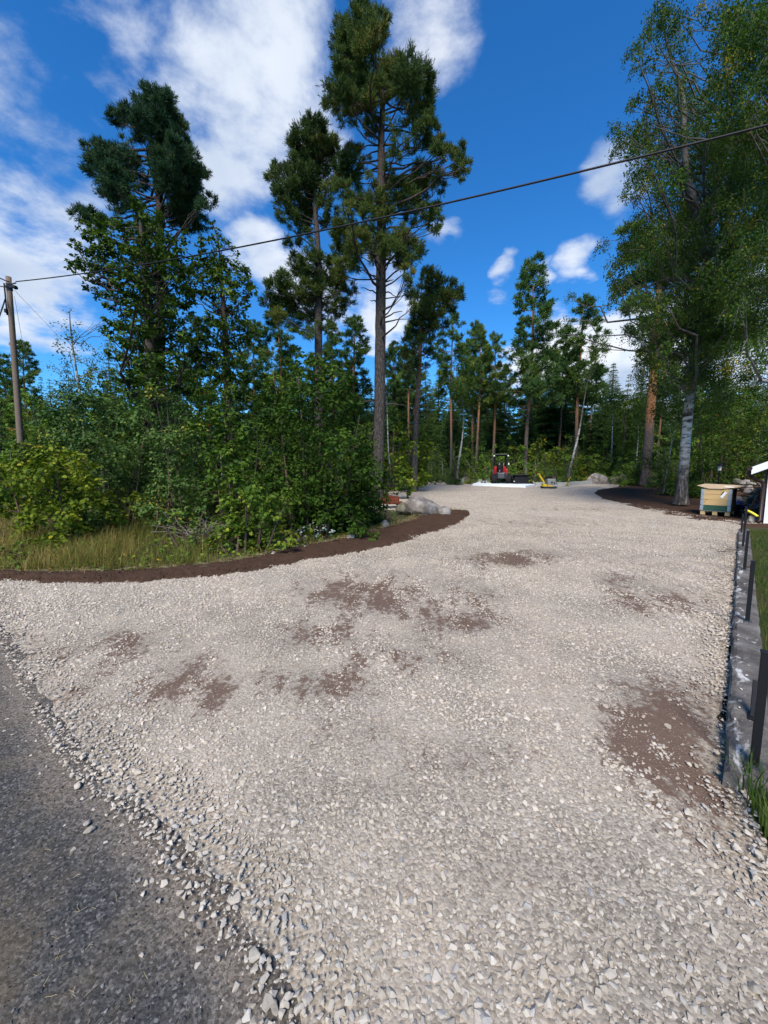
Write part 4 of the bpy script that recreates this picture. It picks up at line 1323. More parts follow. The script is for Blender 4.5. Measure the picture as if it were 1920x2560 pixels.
# birches on the right
ZH = 520 / 1438.0
YH = 15.0
H_SPEC = [(700, 60, 60), (770, 70, 55), (650, 140, 60), (740, 150, 70), (850, 110, 40), (620, 210, 40), (760, 230, 60), (860, 210, 50), (600, 260, 26), (560, 330, 40), (530, 400, 36), (515, 470, 28), (640, 400, 30), (625, 460, 26), (690, 330, 30, .5), (830, 330, 55), (880, 400, 45), (850, 460, 50), (720, 520, 45), (690, 590, 45), (780, 570, 55), (880, 560, 60), (540, 650, 36), (520, 710, 28), (640, 630, 35), (610, 700, 45), (690, 680, 55), (790, 670, 60), (900, 660, 65), (620, 770, 40), (680, 780, 40, .6), (780, 780, 45, .6), (870, 770, 60), (960, 760, 70),
          (380, 880, 40), (440, 900, 45), (410, 960, 40), (500, 930, 50), (560, 900, 50), (620, 920, 55), (700, 900, 55, .7), (345, 1070, 26), (480, 1000, 45), (560, 1000, 55), (640, 1010, 60), (490, 1090, 36), (570, 1090, 50), (650, 1100, 55), (730, 1020, 65), (820, 930, 65), (900, 880, 70), (510, 1190, 40), (590, 1190, 50), (670, 1190, 60), (500, 1280, 40), (570, 1280, 36), (450, 1350, 30), (500, 1370, 32), (540, 1390, 28), (740, 1130, 70), (820, 1070, 75), (910, 1010, 75), (1000, 950, 75), (720, 1260, 65), (810, 1210, 80), (910, 1160, 85), (1000, 1080, 80), (700, 1360, 60), (790, 1340, 75), (890, 1300, 85), (990, 1230, 85), (1080, 1150, 70, .7),
          (640, 1480, 65), (730, 1470, 80), (830, 1460, 85), (930, 1430, 85), (1020, 1380, 60, .6), (570, 1590, 55), (660, 1600, 80), (760, 1590, 90), (870, 1580, 90), (970, 1560, 80), (480, 1670, 55), (430, 1740, 50), (380, 1810, 45), (350, 1890, 35), (540, 1720, 75), (640, 1730, 85), (750, 1720, 90), (860, 1720, 85), (960, 1700, 70), (460, 1820, 60), (550, 1830, 75), (650, 1840, 75), (760, 1850, 65), (380, 1960, 40), (410, 2040, 36), (460, 1930, 45, .7)]
H2 = [(x, y) for x in range(600, 1180, 88) for y in range(2060, 2820, 88)]
H_SPEC += [(x + rng.normal(0, 22), y + rng.normal(0, 22), 72, .75) for x, y in H2 if not (x < 760 and y > 2500) and not (860 < x < 1010 and y > 2600)]
H_SPEC += [(x + rng.normal(0, 25), y + rng.normal(0, 25), 84, .8) for x in range(1060, 1500, 95) for y in range(900, 2400, 95) if not (1120 < x < 1340 and 1350 < y < 1700 and rng.random() < .55)]
H_SPEC += [(x + rng.normal(0, 20), y + rng.normal(0, 25), 70, .8) for x in range(880, 1240, 80) for y in range(1650, 2420, 85)]
cl = px_clumps(H_SPEC, (1400, 0), ZH, YH, 3.2, 1.0, .95, 1.05, .25)
base = P(1702, 1258, YH); base[2] = G(YH) + .12
tH = [base] + [P(x * DS, y * DS, YH) for x, y in [(1474, 1040), (1482, 950), (1490, 850), (1500, 760), (1512, 660), (1525, 560), (1545, 430), (1560, 330), (1575, 200), (1590, 60)]]
wood, crown = Acc(), Acc()
tp, tr = trunk_tube(wood, tH, [.20, .172, .158, .15, .14, .13, .115, .09, .07, .05, .02], 16, .04, .40)
lead = [P(1400 + x * ZH, y * ZH, YH - .3) for x, y in [(1000, 1750), (900, 1300), (845, 1000), (870, 700), (790, 470), (715, 240), (700, 60)]]
trunk_tube(wood, lead, [.13, .11, .09, .07, .05, .03, .01], 8, .03)
limbs(wood, tp, tr, [c for c in cl if rng.random() < .35 or to_px(np.array(c[:3]))[0] < 1660], .028, .5, 1, 5)
for a, b in [((1100, 1500), (880, 1900)), ((950, 1920), (600, 2000)), ((1120, 1400), (1300, 1000)), ((1000, 1830), (1420, 1500))]:
    p0, p1 = P(1400 + a[0] * ZH, a[1] * ZH, YH), P(1400 + b[0] * ZH, b[1] * ZH, YH + .4)
    q = np.linspace(0, 1, 7)[:, None]
    V, Q = np_tube(p0 * (1 - q) + p1 * q + rng.normal(0, .06, (7, 3)) + np.array((0, 0, .5)) * q * (1 - q), np.linspace(.09, .03, 7), 7)
    wood.add(V, None, Q)
hang_crown(crown, wood, cl, 1200, .070)
put_tree('birch_tree', 'big weeping birch with rough white trunk rising from the dark soil bed', 'birch', base, wood, crown, 'bark_birch', 'leaf_birch')

YJ = 11.5
J_SPEC = [(1030, 30, 50), (1010, 100, 40), (1100, 60, 60), (1120, 150, 55), (1090, 280, 40), (1100, 330, 30), (1170, 90, 70), (1180, 220, 70), (1180, 330, 55), (1240, 140, 80), (1250, 280, 80), (1230, 400, 70), (1130, 470, 55), (1060, 520, 50), (1020, 600, 55), (1100, 590, 65), (1180, 520, 70), (1050, 700, 65), (1130, 700, 75), (1000, 800, 60), (1080, 810, 75)]
J_SPEC += [(x + rng.normal(0, 25), y + rng.normal(0, 25), 88) for x in range(1220, 1800, 100) for y in range(40, 900, 95)]
J_SPEC += [(x + rng.normal(0, 25), y + rng.normal(0, 25), 85, .8) for x in range(1250, 1750, 105) for y in range(950, 2500, 110)]
cl = px_clumps(J_SPEC, (1400, 0), ZH, YJ, 2.4, 1.0, .95, 1.0, .15)
base = P(2060, 1260, YJ); base[2] = G(YJ) - .05
tJ = [base] + [P(1400 + x * ZH, y * ZH, YJ) for x, y in [(1760, 2600), (1680, 1900), (1600, 1300), (1500, 800), (1420, 400), (1360, 50)]]
wood, crown = Acc(), Acc()
tp, tr = trunk_tube(wood, tJ, [.24, .22, .18, .15, .11, .07, .02], 12, .03, .3)
limbs(wood, tp, tr, [c for c in cl if rng.random() < .35], .035, .5, 1, 5)
hang_crown(crown, wood, cl, 1250, .062)
put_tree('birch_tree', 'second weeping birch filling the right edge, trunk outside the frame', 'birch', base, wood, crown, 'bark_birch', 'leaf_birch')


# ------------------------------------------------------------------ generic trees of the forest behind, modelled once per kind
def gen_pine(H, c0, Rr, seed, dens=1.0, lean=.0, cone=False):
    global rng
    keep, rng = rng, np.random.default_rng(seed)
    wood, crown = Acc(), Acc()
    z = np.linspace(0, H, 9)
    tr_ = np.column_stack((lean * z / H + .12 * np.sin(z * .35 + seed), .1 * np.cos(z * .3 + seed), z))
    tr_ -= tr_[0]
    tp, tr = trunk_tube(wood, tr_, np.interp(z, [0, .1 * H, .75 * H, H], [.19, .165, .10, .015]), 9, .03, .2)
    cls = []
    n = int(30 * dens)
    for i in range(n):
        u = (i + rng.random()) / n
        zz = H * (c0 + (1 - c0) * u)
        prof = (1 - u) ** .8 * (1.0 if cone else .95) + .10 if cone else (math.sin(min(1, u * 1.6 + .25) * math.pi * .62) * (1 - u ** 3) + .10)
        rr = Rr * prof * rng.uniform(.45, 1.1)
        az = i * 2.4 + rng.normal(0, .4)
        x0 = np.interp(zz, tp[:, 2], tp[:, 0])
        s = Rr * rng.uniform(.26, .42) * (.55 + .45 * (1 - u))
        cls.append((x0 + rr * math.cos(az), rr * math.sin(az), zz + .15 * rr, s, s, s * .6, 1))
        if rr > Rr * .55:
            cls.append((x0 + .5 * rr * math.cos(az), .5 * rr * math.sin(az), zz, s * .8, s * .8, s * .45, .8))
    cls.append((tp[-1][0], tp[-1][1], H - .3, Rr * .2, Rr * .2, Rr * .35, 1))
    limbs(wood, tp, tr, cls, .04, .2, 1, 4)
    for _ in range(9):                                # dead stubs on the bare trunk
        zz = H * rng.uniform(.25, max(.3, c0))
        az = rng.uniform(0, 6.28)
        L = rng.uniform(.4, 1.3)
        p0 = np.array([np.interp(zz, tp[:, 2], tp[:, k]) for k in range(3)])
        q = np.linspace(0, 1, 4)[:, None]
        V, Q = np_tube(p0 + q * L * np.array((math.cos(az), math.sin(az), rng.uniform(-.2, .3))) + rng.normal(0, .03, (4, 3)) * q, np.linspace(.025, .006, 4), 4)
        wood.add(V, None, Q)
    needle_crown(crown, cls, 105, SHOOT_FAR)
    out = wood.mesh('pine_trunk', ['bark_pine_far'], (0, 0, 0), True), crown.mesh('pine_crown', ['needle_far'])
    rng = keep
    return out


def gen_spruce(H, c0, Rr, seed, mat='needle_spruce', per=30):
    global rng
    keep, rng = rng, np.random.default_rng(seed)
    wood, crown = Acc(), Acc()
    z = np.linspace(0, H, 8)
    tp, tr = trunk_tube(wood, np.column_stack((.06 * np.sin(z * .4), .06 * np.cos(z * .5), z)), np.interp(z, [0, .7 * H, H], [.17, .07, .012]), 8, .02, .2)
    ns = int(14 + H * 1.6)
    for i in range(ns):
        u = (i + rng.random() * .7) / ns
        zz = H * (c0 + (1 - c0) * u)
        rr0 = Rr * ((1 - u) ** .85) + .12
        nb = 7 if u < .7 else 5
        for b in range(nb):
            rr = rr0 * rng.uniform(.7, 1.12)
            az = 2 * math.pi * (b + .5 * (i % 2)) / nb + rng.normal(0, .2)
            d = np.array((math.cos(az), math.sin(az), 0))
            m = max(6, int(per * rr / 2.0))
            t = rng.random(m) ** .7
            p = d * (rr * t)[:, None] + np.column_stack((np.zeros(m), np.zeros(m), zz - rr * (.42 * t - .22 * t ** 2) + rng.normal(0, .05, m)))
            side = np.cross(d, UP)
            p += side * (rng.normal(0, .16, m) * rr * (1.1 - t * .6))[:, None]
            zax = unit(d * .8 + side * rng.normal(0, .7, (m, 1)) - UP * .15 + rng.standard_normal((m, 3)) * .25)
            v = np.clip(.42 + .1 * rng.standard_normal() + .2 * rng.standard_normal(m), 0, 1)
            scatter(crown, SHOOT_SPRUCE[0], SHOOT_SPRUCE[1], p, frames(zax, unit(rng.standard_normal((m, 3)))), np.clip(rr0 / 1.6, .45, 1.1) * rng.uniform(.75, 1.2, m), v)
            q = np.linspace(0, 1, 4)[:, None]
            V, Q = np_tube(d * rr * q * .9 + np.column_stack((np.zeros(4), np.zeros(4), zz - rr * (.42 * q[:, 0] - .22 * q[:, 0] ** 2))), np.linspace(.022, .006, 4), 3)
            wood.add(V, None, Q)
    out = wood.mesh('spruce_trunk', ['bark_dark'], (0, 0, 0), True), crown.mesh('spruce_crown', [mat])
    rng = keep
    return out


def gen_leafy(H, c0, Rr, seed, mat, size, per, T=LEAF_DIAMOND, bark='bark_dark', stems=1, r0=.05, top=1.0, var0=.45, lean=(0, 0), sparse=1.0, ncl=None):
    """a broad-leaved sapling or shrub: stems, twigs and lumpy leaf clumps"""
    global rng
    keep, rng = rng, np.random.default_rng(seed)
    wood, crown = Acc(), Acc()
    cls_all = []
    for s in range(stems):
        az = rng.uniform(0, 6.28)
        sp = (Rr * .5 * rng.uniform(.4, 1.1)) if stems > 1 else 0
        hh = H * (1 if s == 0 else rng.uniform(.6, .95))
        z = np.linspace(0, 1, 7)
        st = np.column_stack((lean[0] * z ** 1.3 + sp * math.cos(az) * z ** .7 + rng.normal(0, .02, 7) * hh * .4, lean[1] * z + sp * math.sin(az) * z ** .7 + rng.normal(0, .02, 7) * hh * .4, hh * z))
        st[0] = (.06 * math.cos(az) * (stems > 1), .06 * math.sin(az) * (stems > 1), -.03)
        tp, tr = trunk_tube(wood, st, r0 * np.array((1.15, 1, .85, .7, .5, .3, .1)), 8, .03, .15)
        n = ncl or max(7, int(16 * H / 4 / math.sqrt(stems)))
        cls = []
        for i in range(n):
            u = (i + rng.random()) / n
            zz = hh * (c0 + (top - c0) * u)
            prof = math.sin(min(1, .22 + .78 * (1 - u) ** .8) * math.pi * .55)
            rr = Rr * prof * rng.uniform(.25, .95) * (.75 if stems > 1 else 1)
            a2 = i * 2.4 + rng.normal(0, .5)
            x0, y0 = np.interp(zz, tp[:, 2], tp[:, 0]), np.interp(zz, tp[:, 2], tp[:, 1])
            s_ = Rr * rng.uniform(.24, .42) * (.6 + .4 * (1 - u))
            cls.append((x0 + rr * math.cos(a2), y0 + rr * math.sin(a2), max(zz, s_ * .6), s_, s_, s_ * .75, sparse))
        limbs(wood, tp, tr, cls, .02, .5, 2, 4)
        cls_all += cls
    leaf_crown(crown, cls_all, per, T, size, var0=var0)
    out = wood.mesh('stems', [bark], (0, 0, 0), True), crown.mesh('leaves', [mat])
    rng = keep
    return out


def plant(name, label, cat, meshes_, loc, scale=1.0, rz=None, group=None, tilt=(0, 0), names=('trunk', 'crown')):
    t = thing(name, label, cat, tuple(loc), rng.uniform(0, 6.28) if rz is None else rz, group)
    t.rotation_euler = (tilt[0], tilt[1], t.rotation_euler[2])
    t.scale = (scale,) * 3 if not hasattr(scale, '__len__') else scale
    obj(names[0], meshes_[0], t)
    obj(names[1], meshes_[1], t)
    return t


def stand(px_d, Y):
    """ground point at depth Y under a column of the view"""
    x = (px_d * DS - 960) / FPX
    yy = Y
    for _ in range(2):
        dep = yy * CP + (CAM_H - G(yy)) * SP
    return np.array((x * dep, Y, G(Y)))


def top_h(py_d, Y):
    return P(960, py_d * DS, Y)[2] - G(Y)


pine_k = [gen_pine(18, .52, 2.3, 1), gen_pine(18, .60, 2.0, 2), gen_pine(18, .45, 2.5, 3, 1.2), gen_pine(18, .36, 2.5, 4, 1.5, 0, True)]
spruce_k = [gen_spruce(15, .06, 2.8, 11, per=42), gen_spruce(15, .14, 2.5, 12, per=42), gen_spruce(15, .04, 3.2, 13, per=42)]
small_spruce = gen_spruce(3.2, .03, 1.1, 15, 'needle_far', 34)

# pines one can tell apart behind the building plot
for (x, topy, Y, k, sx, lab) in [
    (1134, 562, 36, 3, 1.0, 'tall full-crowned pine with orange trunk directly behind the loader and bucket'),
    (1243, 645, 39, 2, 1.1, 'dense dark-topped pine left of the right birch, behind the leaning white birch'),
    (1203, 715, 42, 1, .8, 'thin pine with sparse crown left of the dense dark-topped pine'),
    (1268, 770, 46, 1, .8, 'short-looking orange pine trunk right of the dense dark-topped pine'),
    (973, 680, 36, 0, .9, 'straight pine with open crown right of the leaning slim pine'),
    (1028, 712, 38, 1, 1.0, 'grey-trunked pine left of the loader, farther back than its neighbours'),
    (1020, 700, 40, 2, .9, 'slanting grey-trunked pine left of the loader'),
    (1062, 725, 39, 0, 1.0, 'pine with layered flat branches directly above the loader'),
    (884, 700, 34, 1, .8, 'thin pale orange pine trunk just right of the tallest pine'),
    (893, 760, 44, 1, .8, 'thin far pine trunk between two nearer orange trunks'),
    (1416, 730, 30, 1, .9, 'slim pine standing just right of the stout orange pine trunk'),
    (440, 690, 24, 0, .9, 'pine trunk showing through the gap right of the left oak'),
    (770, 690, 28, 3, 1.1, 'dark pine left of the tallest pine, behind the big bush'),
    (720, 700, 31, 2, 1.1, 'dark pine between the bushy pine and the tallest pine'),
    (610, 660, 26, 2, 1.1, 'broad dark pine between slender oak and bushy pine'),
    (560, 700, 30, 3, 1.1, 'conical dark pine behind the slender oak'),
    (848, 745, 37, 3, 1.0, 'dark conical pine right behind the tallest trunk'),
    (30, 770, 27, 3, 1.0, 'dark pine beside the utility pole at the left edge'),
    (78, 742, 25, 3, 1.0, 'pine top with bare twigs right of the utility pole')]:
    h = top_h(topy, Y)
    plant('pine_tree', lab, 'pine', pine_k[k], stand(x, Y), (sx * h / 18, sx * h / 18, h / 18), group='pines behind the clearing')

# stout orange-barked pine by the soil bed
YI = 27.0
base = P(1613, 1209, YI)
h = 15.0
wood, crown = Acc(), Acc()
tI = [base - np.array((0, 0, .1))] + [P(x, y, YI) for x, y in [(1622, 1080), (1634, 940), (1642, 800), (1650, 690), (1660, 560)]]
tp, tr = trunk_tube(wood, tI, [.33, .29, .25, .20, .15, .08], 14, .03, .3)
cls = [(tp[-1][0] + .4 + float(np.clip(rng.normal(0, 1.3), -1.8, 2.2)), YI + rng.normal(0, 1.4), base[2] + rng.uniform(8.5, 17), .9, .9, .55, 1) for _ in range(34)]
limbs(wood, tp, tr, cls, .045, .25, 2, 5)
needle_crown(crown, cls, 110, SHOOT_FAR)
put_tree('pine_tree', 'stout pine with grey foot and orange upper trunk at the back of the soil bed', 'pine', base, wood, crown, 'bark_pine_orange', 'needle_far')

# forest wall
cnt = 0
for (Y, x0, x1, step_, ty, jit, where) in [(42, 800, 1500, 50, 815, 30, 'first forest row behind the plot'), (48, 780, 2000, 44, 805, 30, 'second forest row behind the plot'), (57, 420, 1800, 46, 800, 30, 'farthest forest row'),
                                   (36, 1480, 1760, 60, 800, 40, 'woods behind the big weeping birch'), (30, 380, 800, 70, 775, 35, 'woods behind oaks and bushy pine'), (24, -420, 330, 70, 815, 30, 'woods right behind the utility pole'), (34, -560, 420, 62, 800, 30, 'distant woods at the far left')]:
    x = x0
    while x < x1:
        Yi = Y + rng.normal(0, 1.6)
        h = max(5, top_h(ty + rng.normal(0, jit), Yi))
        si = rng.integers(0, 3)
        m = spruce_k[si]
        plant('spruce_tree', ('dark spruce with drooping tiers in the ', 'narrow dark spruce in the ', 'broad low-branched spruce in the ')[si] + where, 'spruce', m, stand(x + rng.normal(0, 12), Yi), (h / 15 * rng.uniform(.85, 1.15),) * 2 + (h / 15,), group='spruces of the forest wall')
        x += step_ * rng.uniform(.7, 1.3)
        cnt += 1
print('spruces', cnt)

# undergrowth along the edge of the forest
under = [gen_leafy(3.0, .10, 1.2, 21, 'leaf_under', .13, 170, LEAF_DIAMOND, stems=3, r0=.03), gen_leafy(3.0, .06, 1.3, 22, 'leaf_under', .15, 150, LEAF_DIAMOND, stems=4, r0=.025),
         gen_leafy(4.5, .22, 1.1, 23, 'leaf_under', .12, 160, LEAF_DIAMOND, 'bark_birch', stems=1, r0=.04), gen_leafy(2.2, .04, 1.2, 24, 'leaf_hazel', .13, 150, LEAF_DIAMOND, stems=4, r0=.02)]
n = 0
ROWS = [(33.5, 850, 1250, 25, (1.2, 2.4), 'at the front edge of the forest behind the loader'), (36, 840, 1420, 26, (2.2, 3.8), 'behind the block walls'), (39, 830, 1440, 34, (3.0, 5.2), 'among the pine trunks behind the plot'),
        (25, 1430, 1640, 24, (1.6, 3.2), 'behind the weeping birch trunk'), (21, 1500, 1760, 40, (2.4, 4.6), 'behind the garden lamp'), (29, 1340, 1500, 26, (2.0, 4.4), 'around the stout orange pine'), (24, 1560, 1800, 36, (3.5, 6.0), 'behind the shed'),
        (12.5, -60, 560, 38, (1.3, 2.6), 'low inside the left shrubbery'), (11, 560, 800, 40, (1.2, 2.0), 'under the large oak bush'), (14, 100, 620, 42, (2.4, 4.2), 'in the middle of the left shrubbery'), (16, -60, 360, 42, (2.2, 4.2), 'at the back of the shrubbery by the utility pole'),
        (20, -40, 560, 40, (3.0, 5.5), 'beneath the far left pine and oak'), (18, 360, 860, 40, (2.2, 4.2), 'between the oaks and the tallest pine'), (25, 560, 900, 36, (3.0, 5.0), 'in the woods left of the tallest pine')]
for (Y, x0, x1, st, hs, where) in ROWS:
    x = x0
    while x < x1:
        Yi = Y + rng.normal(0, .7)
        k = rng.choice(5, p=[.28, .28, .2, .10, .14])
        h = rng.uniform(*hs)
        loc = stand(x, Yi)
        if k == 4:
            plant('spruce_sapling', 'young spruce ' + where, 'sapling', small_spruce, loc, h / 3.2, group='saplings along the forest edge')
        else:
            plant('shrub', ('dark green many-stemmed shrub ', 'broad-leaved bushy shrub ', 'slender single-stemmed leafy sapling ', 'low yellow-green shrub ')[k] + where, 'shrub', under[k], loc, h / (3.0, 3.0, 4.5, 2.2)[k], group='shrubs along the forest edge', names=('stem', 'foliage'))
        x += st * rng.uniform(.6, 1.4)
        n += 1
print('under', n)


# young birches with white stems
def young_birch(path, Y, r, label, crown_at, nleaf=1.0, mat='leaf_birch', name='young_birch', csize=.5):
    pts = [P(x * DS, y * DS, Y) for x, y in path]
    base = pts[0].copy()
    wood, crown = Acc(), Acc()
    tp, tr = trunk_tube(wood, pts, np.linspace(r, r * .25, len(pts)), 8, .04, .2)
    cls = []
    for (x, y, rr, dn_) in crown_at:
        c = P(x * DS, y * DS, Y + rng.normal(0, .5))
        q = rr * DS * Y / FPX
        cls.append((c[0], c[1], c[2], q, q, q, dn_))
    limbs(wood, tp, tr, cls, .02, .5, 2, 4)
    leaf_crown(crown, cls, 330 * nleaf, LEAF_DIAMOND, .075 if Y < 20 else .11, .4)
    return put_tree(name, label, 'birch', base, wood, crown, 'bark_birch', mat)


young_birch([(845, 1030), (841, 1000), (838, 960), (837, 900), (834, 840)], 21, .055, 'thin white birch stem right beside the tallest pine trunk', [(836, 800, 22, .4), (845, 770, 20, .4), (828, 830, 18, .4)])
young_birch([(987, 1035), (990, 1000), (998, 955), (1002, 910), (1000, 870)], 31, .10, 'crooked young white birch left of the loader', [(1000, 860, 26, .7), (985, 840, 22, .6), (1015, 830, 24, .7), (1005, 800, 26, .6), (1025, 870, 20, .6), (990, 780, 20, .5), (975, 870, 16, .5)])
young_birch([(1227, 1033), (1238, 985), (1250, 940), (1258, 890), (1266, 840)], 30, .10, 'leaning white birch behind the right block wall', [(1265, 830, 20, .35), (1250, 800, 22, .35), (1280, 800, 22, .4), (1285, 760, 26, .5), (1300, 740, 26, .5)])
young_birch([(1432, 1063), (1438, 1030), (1444, 1000), (1452, 950)], 18, .045, 'slim pale sapling stem in the soil bed between pine and birch', [(1450, 960, 14, .7), (1458, 930, 18, .8), (1446, 920, 16, .8), (1462, 900, 18, .8)], 1.0, 'leaf_hazel')
young_birch([(1370, 1035), (1374, 1000), (1378, 960), (1380, 920)], 31, .06, 'thin white birch stem left of the stout orange pine', [(1380, 900, 26, .7), (1370, 870, 24, .7), (1392, 880, 22, .7), (1385, 930, 20, .6)])
young_birch([(1320, 1000), (1322, 960), (1323, 920), (1322, 880)], 36, .08, 'far thin white birch stem above the two boulders', [(1322, 880, 24, .7), (1315, 850, 24, .7), (1335, 860, 22, .7)])

# pale loose-leaved young trees at the left
young_birch([(185, 1010), (180, 900), (165, 800), (152, 720), (150, 672)], 14, .05, 'pale feathery young birch right of the utility pole', [(150, 680, 14, .35), (158, 700, 22, .4), (140, 720, 24, .4), (170, 730, 26, .4), (150, 760, 30, .45), (185, 770, 30, .45), (130, 790, 26, .4), (165, 810, 34, .5), (200, 820, 34, .5), (140, 850, 34, .55), (185, 870, 40, .6), (230, 720, 16, .3), (235, 690, 12, .3), (225, 760, 26, .4), (240, 800, 34, .5), (215, 700, 14, .3)], 1.0, 'leaf_pale')

broad = [gen_leafy(9, .18, 2.5, 31, 'leaf_oak', .20, 90, LEAF_DIAMOND, r0=.10, ncl=44), gen_leafy(9, .12, 2.2, 32, 'leaf_under', .19, 90, LEAF_DIAMOND, r0=.09, ncl=44)]
for (x, ty, Y, k, lab) in [(250, 790, 17, 0, 'broad leafy tree filling the gap below the left oak'), (400, 780, 18, 1, 'leafy tree low between the two oaks'), (520, 800, 18, 0, 'leafy tree behind the slender oak'), (90, 850, 17, 1, 'leafy tree right behind the utility pole'),
                           (20, 880, 16, 0, 'leafy tree at the left edge behind the hazel'), (600, 800, 20, 1, 'leafy tree between slender oak and bushy pine'), (690, 830, 22, 0, 'leafy tree under the bushy pine'), (320, 840, 15.5, 1, 'dense leafy tree below the dark left pine'), (170, 830, 15.5, 0, 'leafy tree behind the pale feathery birch'), (460, 850, 15, 1, 'small leafy tree left of the large oak bush'),
                           (1580, 860, 24, 1, 'leafy tree behind the weeping birch crown'), (1660, 840, 22, 0, 'leafy tree at the right edge behind the shed'), (1500, 850, 27, 1, 'leafy tree between stout pine and weeping birch'), (1340, 850, 38, 0, 'leafy tree left of the stout orange pine')]:
    plant('broadleaf_tree', lab, 'tree', broad[k], stand(x, Y), top_h(ty, Y) / 9, group='leafy trees in the background')

# ------------------------------------------------------------------ shrubs in front, each shaped after the photograph
def shrub_px(label, spec, Y, depth, T, size, per, mat, stems, name='shrub', rs=1.0, back=.6, cat='shrub', var0=.45, r0=.022, bark='twig'):
    cl = px_clumps(spec, (0, 0), DS, Y, depth, 1.0, .85, rs, back)
    for _ in range(int(len(spec) * .55)):
        c = cl[rng.integers(0, len(cl))]
        zz = G(Y) + rng.uniform(.10, .55) * max(.3, c[2] - G(Y)) * .7
        cl.append((c[0] + rng.normal(0, .15), c[1] + rng.normal(0, .3), zz, c[3], c[4], c[5] * .8, 1.0))
    xs = [c[0] for c in cl]
    bx = float(np.median(xs))
    base = np.array((bx, Y, G(Y)))
    wood, crown = Acc(), Acc()
    zt = max(c[2] for c in cl)
    groups = np.array_split(np.argsort(xs), stems)
    for g_ in groups:
        gc = [cl[i] for i in g_]
        if not gc: continue
        tx = np.mean([c[0] for c in gc]); tz = max(c[2] for c in gc); ty = np.mean([c[1] for c in gc])
        b0 = np.array((bx * .5 + tx * .5, Y + rng.normal(0, .1), G(Y) - .02))
        q = np.linspace(0, 1, 6)[:, None]
        tpts = b0 * (1 - q) + np.array((tx, ty, tz)) * q + rng.normal(0, .04, (6, 3)) * q
        tp, tr = trunk_tube(wood, tpts, np.linspace(r0 * 1.3, r0 * .25, 6), 7, .04)
        limbs(wood, tp, tr, gc, .018, .6, 3, 4)
    leaf_crown(crown, cl, per, T, size, var0=var0)
    for c in cl: pass
    t = thing(name, label, cat, tuple(base))
    obj('stem', wood.mesh('stem', [bark], base, True), t)
    obj('foliage', crown.mesh('foliage', [mat], base), t)
    return t


BUSH = [(690, 775, 24), (660, 790, 30), (720, 800, 30), (640, 815, 32), (690, 830, 38), (740, 835, 30), (610, 850, 34), (660, 865, 42), (720, 875, 42), (760, 880, 30), (590, 890, 38), (630, 905, 44), (690, 920, 46), (740, 925, 40), (575, 940, 40), (620, 955, 46), (680, 965, 48), (740, 975, 46), (780, 960, 34), (560, 990, 40), (610, 1010, 48), (670, 1020, 50), (730, 1030, 50), (790, 1020, 40), (600, 1065, 48), (660, 1075, 50), (720, 1085, 50), (780, 1075, 42), (640, 1120, 44), (700, 1130, 46), (760, 1120, 40), (560, 1050, 40)]
shrub_px('large dense green oak bush in front of the pines, beside the dark soil bank', BUSH, 8.7, 1.5, LEAF_OAK, .100, 560, 'leaf_bush_dark', 5, 'oak_bush', r0=.03)
shrub_px('low round bush at the right end of the shrubbery, above the grey boulder', [(770, 975, 34), (800, 1000, 32), (826, 1035, 26), (790, 1040, 38), (820, 1075, 26), (760, 1030, 36), (780, 1085, 34), (745, 1075, 36), (810, 1105, 20), (760, 1115, 30)], 10.2, 1.0, LEAF_OAK, .098, 540, 'leaf_bush_dark', 4, 'oak_bush')
shrub_px('bright green low shrub at the soil bank, left of the large oak bush', [(540, 1030, 34), (560, 1070, 36), (520, 1080, 34), (590, 1100, 36), (540, 1115, 38), (500, 1130, 32), (580, 1150, 36), (530, 1160, 34), (610, 1165, 28), (480, 1165, 26), (560, 1185, 24), (450, 1180, 20)], 7.0, .8, LEAF_OVAL, .085, 600, 'leaf_bush', 5, var0=.52)
shrub_px('yellow-green hazel shrub in the left foreground behind the tall grass', [(60, 985, 34), (110, 985, 34), (150, 1000, 32), (30, 1010, 36), (85, 1020, 40), (140, 1030, 40), (190, 1040, 34), (15, 1055, 36), (60, 1065, 40), (120, 1070, 42), (175, 1080, 38), (220, 1080, 30), (25, 1100, 32), (80, 1105, 34), (140, 1110, 34), (195, 1112, 28), (-30, 1030, 40), (-40, 1080, 40)], 8.2, 1.2, LEAF_OVAL, .095, 560, 'leaf_hazel', 6, 'hazel_shrub')
shrub_px('dark dense willow shrub right of the utility pole', [(180, 860, 34), (220, 870, 36), (265, 870, 36), (160, 905, 38), (210, 915, 42), (260, 920, 44), (310, 905, 36), (150, 955, 38), (200, 965, 44), (250, 975, 46), (300, 965, 44), (240, 1020, 44), (290, 1020, 44), (210, 1040, 36), (320, 1040, 36), (270, 1070, 40), (310, 1090, 34), (110, 900, 34), (120, 945, 32), (300, 860, 28)], 10.2, 1.6, LEAF_OVAL, .085, 620, 'leaf_willow', 6, 'willow_shrub', var0=.32)
shrub_px('grey-green shrub with yellowing leaves in the middle of the shrubbery', [(340, 850, 26), (370, 870, 28), (320, 890, 30), (360, 905, 34), (400, 890, 28), (335, 940, 36), (380, 950, 38), (425, 935, 32), (345, 990, 38), (395, 1000, 40), (440, 985, 34), (360, 1040, 38), (410, 1050, 40), (455, 1040, 32), (380, 1090, 34), (430, 1090, 32), (330, 1080, 30)], 9.4, 1.4, LEAF_OVAL, .08, 620, 'leaf_willow', 6, 'willow_shrub', var0=.46)
